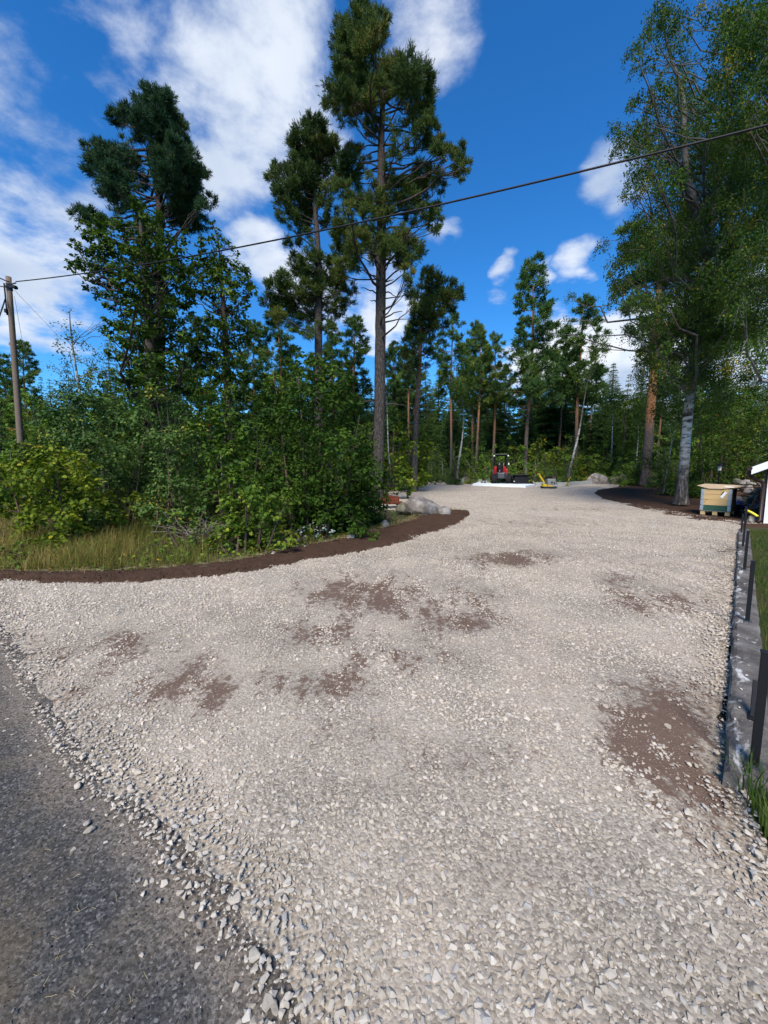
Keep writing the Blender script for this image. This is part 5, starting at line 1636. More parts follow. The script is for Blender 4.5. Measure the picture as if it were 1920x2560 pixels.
shrub_px('tall leafy shrub with large pale leaves left of the large oak bush', [(470, 890, 28), (500, 905, 30), (450, 930, 32), (490, 945, 36), (530, 930, 30), (465, 980, 36), (510, 990, 38), (480, 1030, 36), (520, 1035, 32), (450, 1060, 30), (495, 1075, 34)], 8.8, 1.2, LEAF_OVAL, .105, 420, 'leaf_bush', 4, var0=.42)
shrub_px('low tangle of brambles by the dead branches at the soil bank', [(400, 1110, 28), (430, 1130, 28), (380, 1140, 24), (470, 1130, 26), (420, 1160, 24), (445, 1180, 22), (500, 1180, 24), (350, 1130, 20)], 7.2, .7, LEAF_OVAL, .06, 300, 'leaf_under', 5, 'bramble', .9, .4, 'bramble', .4)
shrub_px('small silver-leaved plant at the foot of the large oak bush', [(640, 1150, 13), (660, 1142, 13), (680, 1152, 12), (700, 1140, 11), (650, 1165, 11), (715, 1150, 9)], 7.75, .2, LEAF_OVAL, .055, 420, 'leaf_silver', 4, 'silver_plant', .9, .3, 'plant', .5, .006)
shrub_px('small leafy weeds at the left end of the soil bank', [(10, 1190, 16), (30, 1200, 14), (15, 1215, 14), (40, 1180, 12)], 6.1, .3, LEAF_OVAL, .05, 330, 'leaf_bush', 3, 'weed', .9, .3, 'plant', .5, .006)

LOWB = [(x + rng.normal(0, 8), y + rng.normal(0, 8), 30, .8) for x in range(1440, 1700, 34) for y in range(800, 1010, 32) if not (x < 1500 and y > 900)]
shrub_px('yellowish hanging birch thicket behind the pallet box and lamp', LOWB, 18.5, 1.6, LEAF_DIAMOND, .10, 260, 'leaf_birch', 8, 'birch_thicket', var0=.54, back=.3, cat='thicket')

# low ground cover under the shrubs
pts = []
while len(pts) < 5200:
    x, y = rng.uniform(-60, 900), rng.uniform(1090, 1240)
    g = GD(x, y)
    if inside(np.array(SOIL_IN + [(40, 40), (-40, 40), (-40, 6)]), np.array([g[0]]), np.array([g[1] - .05]))[0]:
        pts.append(g)
pts = np.array(pts)
acc = Acc()
n = len(pts)
pts[:, 2] += rng.uniform(0, .12, n)
scatter(acc, LEAF_OVAL[0], LEAF_OVAL[1], pts, frames(unit(UP + rng.standard_normal((n, 3)) * .5), unit(rng.standard_normal((n, 3)))), rng.uniform(.03, .085, n), rng.random(n))
tag(obj('ground_cover', acc.mesh('ground_cover', ['leaf_under'])), 'low leafy ground cover beneath the shrubs on the left', 'ground cover', kind='stuff')

# tall grass at the left
pts = []
while len(pts) < 11000:
    x, y = rng.uniform(-80, 470), rng.uniform(1105, 1243)
    lim = np.interp(x, [-80, 0, 200, 350, 420, 470], [1238, 1240, 1240, 1236, 1228, 1222])
    g = GD(x, y)
    if y < lim and rng.random() < np.interp(x, [-80, 330, 470], [1, 1, .35]) * (.55 + .5 * snoise(g[0], g[1], 2.2, 83)):
        pts.append(g[:2])
pts = np.array(pts)
va = np.clip(.52 + .25 * snoise(pts[:, 0], pts[:, 1], 1.5, 81) + .22 * rng.standard_normal(len(pts)), 0, 1)
blades('tall_grass', pts, .33 * np.clip(1 + .45 * snoise(pts[:, 0], pts[:, 1], 1.8, 84), .4, 1.5), .0065, 1.25, 'grass_tall', 'tall brownish green grass along the soil bank at the left', 'grass', va)
pts = []
while len(pts) < 2600:
    i = rng.integers(0, len(SOIL_IN) - 1)
    q = np.array(SOIL_IN[i]) + (np.array(SOIL_IN[i + 1]) - np.array(SOIL_IN[i])) * rng.random() + rng.normal(0, .10, 2) + np.array((0, .08))
    pts.append(q)
pts = np.array(pts)
blades('verge_grass', pts, .14, .006, 1.2, 'grass_tall', 'thin tufts of grass and weeds on the crest of the soil bank', 'grass', base=G(pts[:, 1]) + .04)
# straw lying on the bank
acc = Acc()
for k in range(330):
    i = rng.integers(0, len(SOIL_IN) - 3)
    q = np.array(SOIL_IN[i]) + (np.array(SOIL_IN[i + 1]) - np.array(SOIL_IN[i])) * rng.random() + rng.normal(0, .09, 2)
    L, az = rng.uniform(.06, .32), rng.normal(0, .6)
    t = np.linspace(-.5, .5, 4)[:, None]
    pp = np.array((q[0], q[1], G(q[1]) + .075)) + t * L * np.array((math.cos(az), math.sin(az), rng.normal(0, .08))) + rng.normal(0, .008, (4, 3))
    V, Q = np_tube(pp, np.full(4, .0022), 3)
    acc.add(V, None, Q, rng.random())
for k in range(34):
    g = GD(rng.choice([120, 160, 260, 200, 240, 330]) + rng.normal(0, 40), rng.choice([1830, 1990, 2080, 2120, 1900, 2190]) + rng.normal(0, 40))
    L, az = rng.uniform(.012, .04), rng.uniform(0, 6.28)
    t = np.linspace(-.5, .5, 3)[:, None]
    pp = g + np.array((0, 0, .016)) + t * L * np.array((math.cos(az), math.sin(az), 0)) + rng.normal(0, .003, (3, 3))
    V, Q = np_tube(pp, np.full(3, .0009), 3)
    acc.add(V, None, Q, rng.random())
tag(obj('straw', acc.mesh('straw', ['straw'])), 'dry straw scattered on the soil bank and dark road', 'straw', kind='stuff')

# ------------------------------------------------------------------ utility pole and cable
YP = 13.5
pb, ptop = P(52, 1110, YP), P(21, 692, YP)
dirp = (ptop - pb) / (ptop[2] - pb[2])
pb0 = pb + dirp * (G(YP) - .2 - pb[2])
pole = thing('utility_pole', 'weathered wooden utility pole at the left edge carrying the cable', 'pole', tuple(pb0))
rel = lambda p: np.asarray(p) - pb0
MB().tube([rel(pb0 + (ptop - pb0) * t) for t in np.linspace(0, 1, 10)], list(np.linspace(.105, .075, 10)), 14).build('shaft', 'pole_wood', pole, smooth=True)
tp_ = rel(ptop)
MB().tube([tp_ + np.array((0, 0, z)) for z in (-.42, -.36)], .088, 14).build('band', 'dark_steel', pole)
MB().tube([tp_ + np.array((0, 0, z)) for z in (-.26, -.22)], .088, 14).build('band', 'dark_steel', pole)
MB().box(tp_ + np.array((.10, -.06, -.34)), (.30, .06, .09)).build('bracket', 'black_paint', pole, .008)
MB().tube([tp_ + np.array((.24, -.07, -.37)), tp_ + np.array((.30, -.07, -.37))], .06, 10).build('clamp', 'black_paint', pole)
MB().tube([tp_ + np.array((.12, -.06, -.26)), tp_ + np.array((.30, -.08, -.23))], .022, 8).build('hook', 'dark_steel', pole)
MB().tube([tp_ + np.array((-.07, -.10, z)) for z in (-.25, -.6, -.95, -1.25)], .022, 8).build('down_cable', 'cable', pole, smooth=True)
MB().box(tp_ + np.array((-.09, -.11, -1.12)), (.07, .07, .12)).build('junction_box', 'black_paint', pole, .008)
for (x0, y0, x1, y1, Y1, r_) in [(24, 705, -60, 655, 13.0, .018), (20, 718, -60, 690, 13.0, .016), (14, 745, -40, 880, 12.0, .02)]:
    a, b = P(x0, y0, YP - .1), P(x1, y1, Y1)
    MB().tube([rel(a + (b - a) * t + np.array((0, 0, -.3)) * t * (1 - t)) for t in np.linspace(0, 1, 8)], r_, 6).build('side_cable', 'cable', pole, smooth=True)
for (x0, y0, x1, y1, Y1) in [(36, 725, 150, 845, 16.5), (36, 740, 97, 1090, 15.0)]:
    a, b = P(x0, y0, YP), P(x1, y1, Y1)
    MB().tube([rel(a), rel(b)], .005, 5).build('stay_wire', 'dark_steel', pole)
a, b = P(40, 704, YP - .08), P(2300, 215, 5.2)
cp = [a + (b - a) * t + np.array((0, 0, -.55)) * 4 * t * (1 - t) * .55 for t in np.linspace(0, 1, 44)]
cab = MB().tube(cp, .016, 8).build('overhead_cable', 'cable', smooth=True)
tag(cab, 'thick black overhead cable crossing the sky from the utility pole', 'cable')

# ------------------------------------------------------------------ boulders
def boulder(name, label, px0, py_base, w_m, h_m, d_m, Y, mat, seed, parent=None, cat='boulder', group=None, cut=6, lift=0.0):
    r = np.random.default_rng(seed)
    bm = bmesh.new()
    bmesh.ops.create_icosphere(bm, subdivisions=4, radius=1)
    planes = [(unit(r.standard_normal(3) + np.array((0, -.2, .35))), r.uniform(.62, .85)) for _ in range(cut)]
    for v in bm.verts:
        p = np.array(v.co)
        for nrm, d in planes:
            k = p @ nrm - d
            if k > 0: p = p - nrm * k * .93
        nz = .05 * math.sin(p[0] * 5 + seed) * math.cos(p[1] * 6) + .03 * math.sin(p[2] * 11 + p[0] * 7) + .012 * r.standard_normal()
        v.co = p * (1 + nz)
        v.co.x *= w_m / 2; v.co.y *= d_m / 2; v.co.z *= h_m / 1.55
    me = bpy.data.meshes.new(name)
    bm.to_mesh(me); bm.free()
    me.materials.append(M[mat])
    me.polygons.foreach_set('use_smooth', np.ones(len(me.polygons), bool))
    if Y is None:
        g = GP(px0, py_base); Y = g[1]
    x = (px0 - 960) / FPX * (Y * CP + (CAM_H - G(Y)) * SP)
    o = obj(name, me, parent, (x, Y, G(Y) + h_m * .32 + lift))
    o.rotation_euler = (r.normal(0, .1), r.normal(0, .1), r.uniform(-.4, .4))
    if label: tag(o, label, cat, group)
    return o


boulder('boulder', 'large grey granite boulder at the tip of the dark soil bank', 1057, 0, 1.25, .66, 1.0, 12.6, 'granite', 3)
boulder('boulder', 'smaller grey boulder right of the large one on the soil bank', 1110, 0, .46, .34, .4, 12.3, 'granite', 8)
boulder('boulder', 'brown low stone left of the large granite boulder', 1010, 0, .55, .40, .5, 12.9, 'granite_moss', 9)
boulder('boulder', 'broad flat grey boulder behind the right end of the block wall', 1492, 0, 2.2, 1.0, 1.3, 34.2, 'granite', 5)
boulder('boulder', 'round mossy boulder right of the broad flat boulder', 1546, 0, 1.5, 1.05, 1.3, 33.4, 'granite_moss', 6)
boulder('boulder', 'pale boulder left of the loader beyond the block wall', 1163, 0, 1.2, .62, .9, 36, 'granite', 12)
for i, (x, w_) in enumerate([(1100, .5), (1062, .6), (1030, .35), (1128, .4), (1005, .4), (1085, .3), (985, .45), (1140, .35)]):
    boulder('rock', 'small rock in the row of rubble at the forest edge', x, 0, w_, w_ * .6, w_, 36.5 + (i % 3) * .5, 'granite' if i % 2 else 'granite_moss', 40 + i, None, 'rock', 'rubble at the forest edge')
for i, (x, y, w_) in enumerate([(620, 1178, .16), (612, 1192, .10), (640, 1186, .09), (760, 1170, .22), (590, 1204, .12), (830, 1140, .25), (660, 1190, .12)]):
    g = GD(x, y)
    boulder('rock', 'small stone half buried along the crest of the soil bank', x * DS, 0, w_, w_ * .7, w_, g[1], 'granite', 60 + i, None, 'rock', 'stones along the soil bank', lift=.03)
# rubble ridge of earth at the forest edge
e1 = [GP(x, y)[:2] for x, y in [(955, 1207), (1020, 1206), (1080, 1205), (1150, 1203)]]
e2 = [GP(x, y)[:2] for x, y in [(955, 1199), (1020, 1198), (1080, 1197), (1150, 1197)]]
ribbon('earth_ridge', e1, e2, .35, 91, 'soil')

# ------------------------------------------------------------------ building plot: insulation sheets and block walls
pad = [GP(*q)[:2] for q in [(1181, 1215), (1314, 1220), (1337, 1216), (1419, 1216), (1446, 1204), (1380, 1201), (1215, 1201)]]
pm = MB()
zt = .16
pm.add([(x, y, G(y) + zt) for x, y in pad] + [(x, y, G(y) - .01) for x, y in pad], [tuple(range(7))] + [(i, 7 + i, 7 + (i + 1) % 7, (i + 1) % 7) for i in range(7)])
pad_o = pm.build('insulation_slab', 'insulation')
tag(pad_o, 'pale white insulation slab of the building plot under the loader', 'slab')


def block_wall(label, a, b, courses=1, h0=0.0, hh=.20):
    a, b = np.array(a[:2]), np.array(b[:2])
    L = np.hypot(*(b - a))
    d = (b - a) / L
    w_ = thing('block_wall', label, 'wall', (a[0], a[1], G(a[1])), math.atan2(d[1], d[0]))
    n = max(1, round(L / .6))
    for c in range(courses):
        for i in range(n):
            x = (i + .5) * L / n
            MB().box((x, rng.normal(0, .006), SLOPE * d[1] * x + h0 + c * (hh + .006) + hh / 2), (L / n - .014, .24, hh)).build('concrete_block', 'block', w_, .008)


block_wall('low concrete block wall left of the loader', GP(1151, 1209), GP(1203, 1208), 1, .0, .36)
block_wall('far concrete block wall behind the loader', GP(1205, 1203), GP(1300, 1202), 1, 0, .36)
block_wall('far concrete block wall behind the plate compactor', GP(1325, 1202), GP(1470, 1201), 1, 0, .36)
block_wall('short concrete block wall directly behind the plate compactor', GP(1337, 1216), GP(1411, 1216), 1, 0, .32)
block_wall('long concrete block wall running right from the yellow tool to the boulders', GP(1416, 1215), GP(1524, 1208), 1, 0, .32)
block_wall('concrete block wall at the right end turning back towards the boulders', GP(1524, 1208), GP(1500, 1202.5), 1, 0, .32)

# ------------------------------------------------------------------ compact loader
lg = GP(1250, 1210.5)
YL = 33.0
lp = stand(1250 / DS, YL)
ldr = thing('compact_loader', 'red and black compact wheel loader with roll bar standing on the white slab', 'loader', (lp[0], YL, G(YL) + zt), R(-12))
ldr.scale = (1.08, 1.08, 1.05)


def wheel(x, y, rad, wd):
    t = MB()
    n = 24
    pr = [(-wd / 2, rad * .62), (-wd / 2, rad * .88), (-wd / 2 + .05, rad * .96), (wd / 2 - .05, rad * .96), (wd / 2, rad * .88), (wd / 2, rad * .62)]
    vs, fs = [], []
    for k in range(n):
        a = 2 * math.pi * k / n
        vs += [(u, r_ * math.cos(a), r_ * math.sin(a)) for u, r_ in pr]
    for k in range(n):
        for j in range(5):
            fs.append((k * 6 + j, k * 6 + j + 1, ((k + 1) % n) * 6 + j + 1, ((k + 1) % n) * 6 + j))
    t.add(vs, fs)
    for k in range(14):                               # chevron lugs
        for sgn in (-1, 1):
            a = 2 * math.pi * (k + .5 * (sgn > 0)) / 14
            t.box((sgn * wd * .25, rad * .985 * math.cos(a), rad * .985 * math.sin(a)), (wd * .52, .045, .05), (a, 0, sgn * .0))
            b0 = len(t.v) - 8
            for i in range(b0, b0 + 8):               # sweep the lug back
                vx, vy, vz = t.v[i]
                da = abs(vx) / wd * .55
                t.v[i] = (vx, vy * math.cos(da) - vz * math.sin(da), vy * math.sin(da) + vz * math.cos(da))
    o = t.build('wheel', 'rubber', ldr, loc=(x, y, rad))
    MB().tube([(-wd * .42, 0, 0), (-wd * .3, 0, 0), (wd * .3, 0, 0), (wd * .42, 0, 0)], [rad * .5, rad * .63, rad * .63, rad * .5], 18).build('rim', 'grey_metal', o)
    return o


for x in (-.53, .53):
    wheel(x, -.70, .36, .36)
    wheel(x, .75, .36, .36)
MB().prism([(-1.05, .38), (-1.12, .62), (-1.0, .86), (-.45, .90), (-.40, .40)], -.36, .36).build('front_frame', 'dark_steel', ldr, .015)
MB().box((0, -1.13, .62), (.66, .05, .34)).build('attachment_plate', 'dark_steel', ldr, .012)
MB().box((-.30, -1.165, .62), (.10, .04, .46)).build('hook_arm', 'black_paint', ldr, .01)
MB().box((.26, -1.165, .62), (.10, .04, .46)).build('hook_arm', 'black_paint', ldr, .01)
MB().tube([(0, -1.0, .80), (0, -.3, 1.06), (0, .2, 1.15)], .09, 10).build('lift_arm', 'black_paint', ldr)
MB().tube([(-.12, -1.12, .86), (-.16, -.7, 1.0), (-.18, -.4, 1.05)], .025, 8).build('hydraulic_hose', 'rubber', ldr)
MB().tube([(-.10, -.95, .72), (-.10, -.45, 1.0)], .035, 8).build('hydraulic_cylinder', 'lamp_white', ldr)
MB().box((0, .55, .55), (.74, 1.25, .40)).build('rear_frame', 'dark_steel', ldr, .02)
MB().prism([(-.12, .75), (-.20, 1.28), (.05, 1.36), (.28, 1.30), (.30, .75)], -.50, -.30).build('side_panel', 'red_paint', ldr, .02)
MB().prism([(-.12, .75), (-.20, 1.28), (.05, 1.36), (.28, 1.30), (.30, .75)], .18, .38).build('side_panel', 'red_paint', ldr, .02)
MB().prism([(-.1, .72), (-.1, 1.14), (.6, 1.22), (.9, .9), (.9, .72)], .39, .56).build('fender', 'red_paint', ldr, .02)
MB().prism([(-.1, .72), (-.1, 1.02), (.6, 1.12), (.9, .9), (.9, .72)], -.62, -.51).build('fender', 'dark_steel', ldr, .02)
MB().prism([(.85, .55), (1.28, .58), (1.32, 1.10), (.85, 1.25)], -.46, .46).build('engine_hood', 'black_paint', ldr, .03)
MB().box((0, .42, 1.02), (.46, .48, .14)).build('seat', 'black_paint', ldr, .04)
MB().box((0, .66, 1.36), (.44, .13, .62), (.12, 0, 0)).build('backrest', 'black_paint', ldr, .045)
MB().prism([(-.25, .75), (-.30, 1.42), (-.12, 1.52), (.02, 1.40), (.05, .75)], -.20, .10).build('console', 'black_paint', ldr, .02)
st_ = [(-.05 + .17 * math.cos(a), -.08 + .06 * math.sin(a), 1.56 + .16 * math.sin(a)) for a in np.linspace(0, 2 * math.pi, 17)]
MB().tube(st_, .018, 6, False).build('steering_wheel', 'black_paint', ldr)
for x in (-.14, -.09, .20):
    MB().tube([(x, -.15, 1.40), (x + .02, -.22, 1.62)], .012, 6).build('lever', 'lamp_white', ldr)
for x in (-.44, .44):
    rb = MB().box((x, .72, 1.55), (.10, .12, 1.45)).box((x, -.28, 1.55 + .35), (.07, .06, .75)).build('roll_bar_post', 'black_paint', ldr, .012)
MB().box((0, .72, 2.25), (.98, .12, .08)).build('roll_bar_top', 'black_paint', ldr, .012)
MB().box((0, .22, 2.31), (1.0, 1.12, .05)).build('roof', 'dark_steel', ldr, .015)
for x in (-.52, .52):
    MB().tube([(x, -.30, 2.20), (x, -.24, 2.20)], .055, 10).build('work_lamp', 'lamp_white', ldr)
MB().box((.62, .1, 1.55), (.09, .03, .16)).build('mirror', 'lamp_white', ldr, .01)
MB().tube([(.44, .1, 1.5), (.62, .1, 1.55)], .012, 6).build('mirror_arm', 'black_paint', ldr)
MB().box((-.62, .1, 1.72), (.09, .03, .16)).build('mirror', 'black_paint', ldr, .01)

# bucket beside it
bp = stand(1304 / DS, 32.0)
bk = thing('loader_bucket', 'black steel loader bucket lying on the white slab right of the loader', 'bucket', (bp[0], 32.0, G(32) + zt), R(4))
prof = [(-.35, 0), (.28, 0), (.40, .18), (.38, .50), (.22, .66), (.05, .70), (.05, .66), (.20, .62), (.33, .48), (.35, .20), (.26, .04), (-.35, .04)]
MB().prism(prof, -.78, .78).build('shell', 'black_paint', bk, .006)
for x in (-.80, .80):
    MB().prism([(-.35, 0), (.28, 0), (.40, .18), (.38, .50), (.22, .66), (.05, .70), (-.05, .5)], x - .02, x + .02).build('side_plate', 'black_paint', bk, .006)
MB().box((0, -.33, .30), (1.52, .03, .56)).build('front_plate', 'black_paint', bk, .006)
MB().box((-.80, -.37, .20), (.07, .03, .07)).build('reflector', 'lamp_white', bk, .005)
MB().box((0, .05, .715), (1.6, .12, .03)).build('top_edge', 'dark_steel', bk, .006)

# plate compactor
cg = GP(1371, 1222)
cp_ = thing('plate_compactor', 'yellow and grey plate compactor parked on the gravel before the slab', 'compactor', tuple(cg), R(-8))
MB().prism([(-.52, .16), (-.40, .02), (.40, .02), (.52, .16), (.46, .18), (.36, .07), (-.36, .07), (-.46, .18)], -.33, .33, 'y').build('base_plate', 'black_paint', cp_, .008)
MB().box((0, 0, .13), (.84, .60, .08)).build('base_frame', 'dark_steel', cp_, .015)
MB().prism([(-.44, .17), (.30, .17), (.16, .24), (-.24, .33), (-.44, .40)], -.28, -.22, 'y').build('yellow_cover', 'yellow_paint', cp_, .01)
MB().prism([(-.44, .17), (.30, .17), (.16, .24), (-.24, .33), (-.44, .40)], .22, .28, 'y').build('yellow_cover', 'yellow_paint', cp_, .01)
MB().box((.12, 0, .50), (.62, .42, .44)).build('engine', 'grey_metal', cp_, .04)
MB().box((.16, -.225, .46), (.10, .03, .12)).build('engine_vent', 'black_paint', cp_, .01)
MB().box((.32, -.225, .42), (.08, .03, .10)).build('engine_vent', 'black_paint', cp_, .01)
MB().box((.00, -.02, .78), (.42, .34, .16)).build('fuel_tank', 'black_paint', cp_, .05)
MB().box((.30, .0, .80), (.24, .30, .12)).build('air_filter', 'old_plank', cp_, .04)
for y in (-.27, .27):
    MB().tube([(-.16, y, .20), (-.20, y, .80), (-.05, y, .92), (.42, y, .88), (.48, y, .30)], .02, 7).build('guard_frame', 'black_paint', cp_)
MB().prism([(-.36, .45), (-.25, .45), (-.62, 1.02), (-.72, .98)], -.07, .07, 'y').build('handle_bar', 'yellow_paint', cp_, .015)
MB().box((-.71, 0, 1.05), (.12, .38, .07)).build('handle_grip', 'yellow_paint', cp_, .02)

# small yellow tool at the end of the right block wall
yg = GP(1417, 1208)
ys = thing('yellow_rammer', 'small yellow upright tool at the near end of the long block wall', 'tool', (stand(1419 / DS, 30.5)[0], 30.5, G(30.5)), 0)
MB().tube([(-.05, 0, .05), (.02, 0, .35), (.10, 0, .68)], [.09, .07, .05], 8).build('shaft', 'yellow_paint', ys)
MB().box((.12, 0, .70), (.20, .10, .10), (0, -.3, 0)).build('grip', 'yellow_paint', ys, .02)
MB().box((-.05, 0, .04), (.22, .2, .08)).build('foot', 'dark_steel', ys, .015)
MB().box((.02, -.02, .42), (.12, .12, .08)).build('clamp', 'black_paint', ys, .015)

# pile of old planks behind the compactor
wp = stand(1376 / DS, 38.5)
wpl = thing('plank_pile', 'pile of old reddish planks behind the plate compactor', 'plank pile', (wp[0], 38.5, G(38.5)), R(5))
for i in range(11):
    MB().box((rng.normal(0, .12), rng.normal(0, .25), .52 + .05 * i + rng.normal(0, .01)), (1.8 + rng.normal(0, .2), .16, .05), (0, R(14) * (.6 + .1 * (i % 3)), rng.normal(0, .12))).build('plank', 'old_plank' if i % 3 else 'old_plank_grey', wpl, .004)
MB().box((0, 0, .25), (1.2, .5, .48)).build('trestle', 'old_plank_grey', wpl, .02)


def sticks(name, label, px, py_d, Y, n, L, h, r0, spread, mat='dead_wood', seed=1):
    r = np.random.default_rng(seed)
    p0 = P(px, py_d, Y); p0[2] = G(Y)
    t = thing(name, label, 'branches', tuple(p0))
    for i in range(n):
        az = r.uniform(0, 6.28)
        el = r.uniform(.1, .9)
        Li = L * r.uniform(.5, 1.1)
        s = np.array((r.normal(0, spread), r.normal(0, spread * .5), r.uniform(.005, max(.01, h * .4))))
        q = np.linspace(0, 1, 6)[:, None]
        d = np.array((math.cos(az) * math.cos(el), .6 * math.sin(az) * math.cos(el), math.sin(el) * h / L * 1.6))
        pp = s + d * Li * q + np.cumsum(r.normal(0, .035 * L, (6, 3)), 0) * q
        pp[:, 2] = np.maximum(pp[:, 2], .02)
        mb = MB().tube(pp, list(np.linspace(r0, r0 * .3, 6)), 6)
        for _ in range(2):
            k = r.integers(2, 5)
            e = pp[k] + r.normal(0, .22 * L, 3)
            e[2] = max(e[2], .02)
            mb.tube([pp[k], (pp[k] + e) / 2 + r.normal(0, .03 * L, 3), e], [r0 * .5, r0 * .3, r0 * .12], 5)
        mb.build('branch', mat, t, smooth=True)


sticks('dead_branch_pile', 'heap of grey dead branches in the shrubbery above the soil bank', 430 * DS, 1150 * DS, 8.0, 22, 1.1, .48, .012, .22, seed=4)
sticks('dead_branch_pile', 'small brown brush heap at the crest of the soil bank', 505 * DS, 1160 * DS, 7.3, 9, .5, .3, .008, .2, 'twig', 5)
sticks('cut_brush_pile', 'pale cut brush left of the loader by the forest edge', 1190, 1190, 36.5, 14, 1.7, 1.5, .05, .8, seed=6)
sticks('cut_brush_pile', 'pale cut brush right behind the loader', 1290, 1190, 37.5, 12, 1.6, 1.8, .05, .5, seed=7)
sticks('dry_stalks', 'dry grass stalks leaning on the large granite boulder', 1040, 1270, 11.9, 26, .5, .5, .005, .42, seed=8)
# rusty iron scrap beside the low bush
rg = GD(843, 1086)
rs = thing('rusty_scrap', 'rusty red iron scrap lying beside the low bush at the drive', 'scrap', (stand(843, 14.6)[0], 14.6, G(14.6) + .12), R(10))
rs.scale = (1.6, 1.6, 1.6)
MB().box((0, 0, .10), (.40, .22, .14)).build('housing', 'rust', rs, .02)
MB().box((.05, 0, .20), (.30, .18, .06), (0, .15, 0)).build('lid', 'rust', rs, .01)
MB().tube([(-.2, -.1, .12), (-.32, -.12, .20)], .03, 8).build('pipe', 'rust', rs)
MB().box((.20, -.08, .05), (.12, .10, .10), (0, 0, .4)).build('foot', 'rust', rs, .01)
MB().tube([(.12, -.11, .1), (.12, -.16, .1)], .05, 10).build('flange', 'rust', rs)

# ------------------------------------------------------------------ pallet box beside the birch
YX = 12.4
bxp = P(1793, 1287, YX)
bxp[2] = G(YX) + .045
zg = bxp[2]
pbx = thing('pallet_box', 'pallet collar box of pale planks over a green one, beside the birch', 'box', tuple(bxp), R(-49))
Wd, Dp = .74, .98
MB().box((0, 0, .135), (Wd, Dp, .022)).build('pallet_deck', 'old_plank_grey', pbx, .004)
for x in (-.30, 0, .30):
    MB().box((x, -.42, .06), (.12, .12, .124)).build('pallet_foot', 'plank', pbx, .006)
    MB().box((x, .42, .06), (.12, .12, .124)).build('pallet_foot', 'plank', pbx, .006)
    MB().box((x, 0, .010), (.10, Dp, .02)).build('pallet_runner', 'old_plank_grey', pbx, .003)
hz = .15
for i in range(4):
    mt = 'green_paint' if i == 0 else 'plank'
    h_ = .165
    z = hz + i * .172 + h_ / 2
    MB().box((0, -Dp / 2 + .012, z), (Wd - .02, .022, h_)).build('front_board', mt, pbx, .004)
    MB().box((0, Dp / 2 - .012, z), (Wd - .02, .022, h_)).build('back_board', mt, pbx, .004)
    for sx in (-1, 1):
        MB().box((sx * (Wd / 2 - .011), 0, z), (.022, Dp - .05, h_)).build('side_board', 'green_paint' if i == 0 else 'cardboard_dark_and_side_shade', pbx, .004)  # upper side boards coloured dark to paint in the box's shaded side
        MB().box((sx * (Wd / 2 - .035), -Dp / 2 - .003, z), (.085, .008, h_ * .96)).build('corner_hinge', 'galvanised', pbx, .002)
        MB().tube([(sx * (Wd / 2 - .01), -Dp / 2 - .006, z - h_ * .45), (sx * (Wd / 2 - .01), -Dp / 2 - .006, z + h_ * .45)], .012, 8).build('hinge_pin', 'galvanised', pbx)
ztop = hz + 4 * .172
MB().box((.18, -Dp / 2 - .006, hz + 3.3 * .172 - .06), (.07, .003, .20), (0, .55, 0)).build('paper_tag', 'white_paint', pbx)
MB().box((.15, -Dp / 2 - .008, hz + 3.3 * .172 + .0), (.03, .003, .12), (0, .55, 0)).build('tag_stripe', 'cardboard_dark_and_side_shade', pbx)
# cardboard lying open on top
cbd = thing('cardboard_sheet', 'flattened brown cardboard sheets lying on top of the pallet box', 'cardboard', (bxp[0], bxp[1], zg + ztop), R(-49))
MB().add([(-.50, -.50, .10), (-.18, -.52, .005), (.16, -.52, .005), (.55, -.30, .06), (.60, .50, .10), (-.45, .55, .14), (-.2, 0, .02), (.2, 0, .02)],
         [(0, 1, 6, 5), (1, 2, 7, 6), (2, 3, 4, 7), (5, 6, 7, 4)]).build('panel', 'cardboard', cbd)
MB().add([(-.52, -.51, .11), (-.18, -.53, .0), (-.18, -.53, -.01), (-.52, -.50, .09)], [(0, 1, 2, 3)]).build('flap', 'cardboard_dark_and_side_shade', cbd)
MB().add([(.10, -.54, .0), (.58, -.42, .055), (.95, -.30, .07), (.95, -.10, .075), (.55, -.28, .065), (.16, -.50, .01), (.55, -.40, .02)], [(0, 1, 4, 5), (1, 2, 3, 4), (0, 6, 1)]).build('flap', 'cardboard_dark_and_side_shade', cbd)
MB().box((.28, -.38, .07), (.22, .14, .004), (.15, .1, .3)).build('loose_piece', 'white_paint', cbd)

# ------------------------------------------------------------------ things beside the shed
YT = 13.2
tg = P(1850, 1262, YT)
tarp = MB()
tarp.add([(-.12, -.03, .42), (-.14, -.02, .0), (.18, -.05, .10), (.12, -.04, .22), (-.02, .06, .40), (-.10, .10, .05), (.16, .08, .12), (.02, -.14, .15), (-.06, -.12, .30)],
         [(0, 8, 1), (8, 7, 1), (7, 2, 1), (0, 3, 8), (8, 3, 7), (3, 2, 7), (0, 4, 3), (3, 4, 6, 2), (4, 0, 5), (4, 5, 6), (0, 1, 5), (1, 2, 6, 5)])
to = tarp.build('blue_sack', 'tarp_blue', loc=(tg[0], tg[1], tg[2] - .22))
tag(to, 'crumpled blue plastic sack on the stones right of the pallet box', 'sack')
rock_c = 0
for i in range(90):
    px, py = rng.uniform(1835, 1912), rng.uniform(1195, 1300)
    Yr = np.interp(py, [1195, 1300], [16.5, 12.8]) + rng.normal(0, .2)
    c = P(px, py, Yr)
    w_ = rng.uniform(.14, .34)
    o = boulder('rock', 'rough grey stone in the heap beside the shed', px, 0, w_, w_ * .55, w_ * .8, Yr, 'granite' if rng.random() < .7 else 'granite_moss', 200 + i, None, 'rock', 'stones heaped beside the shed')
    o.location.z = c[2] - .05
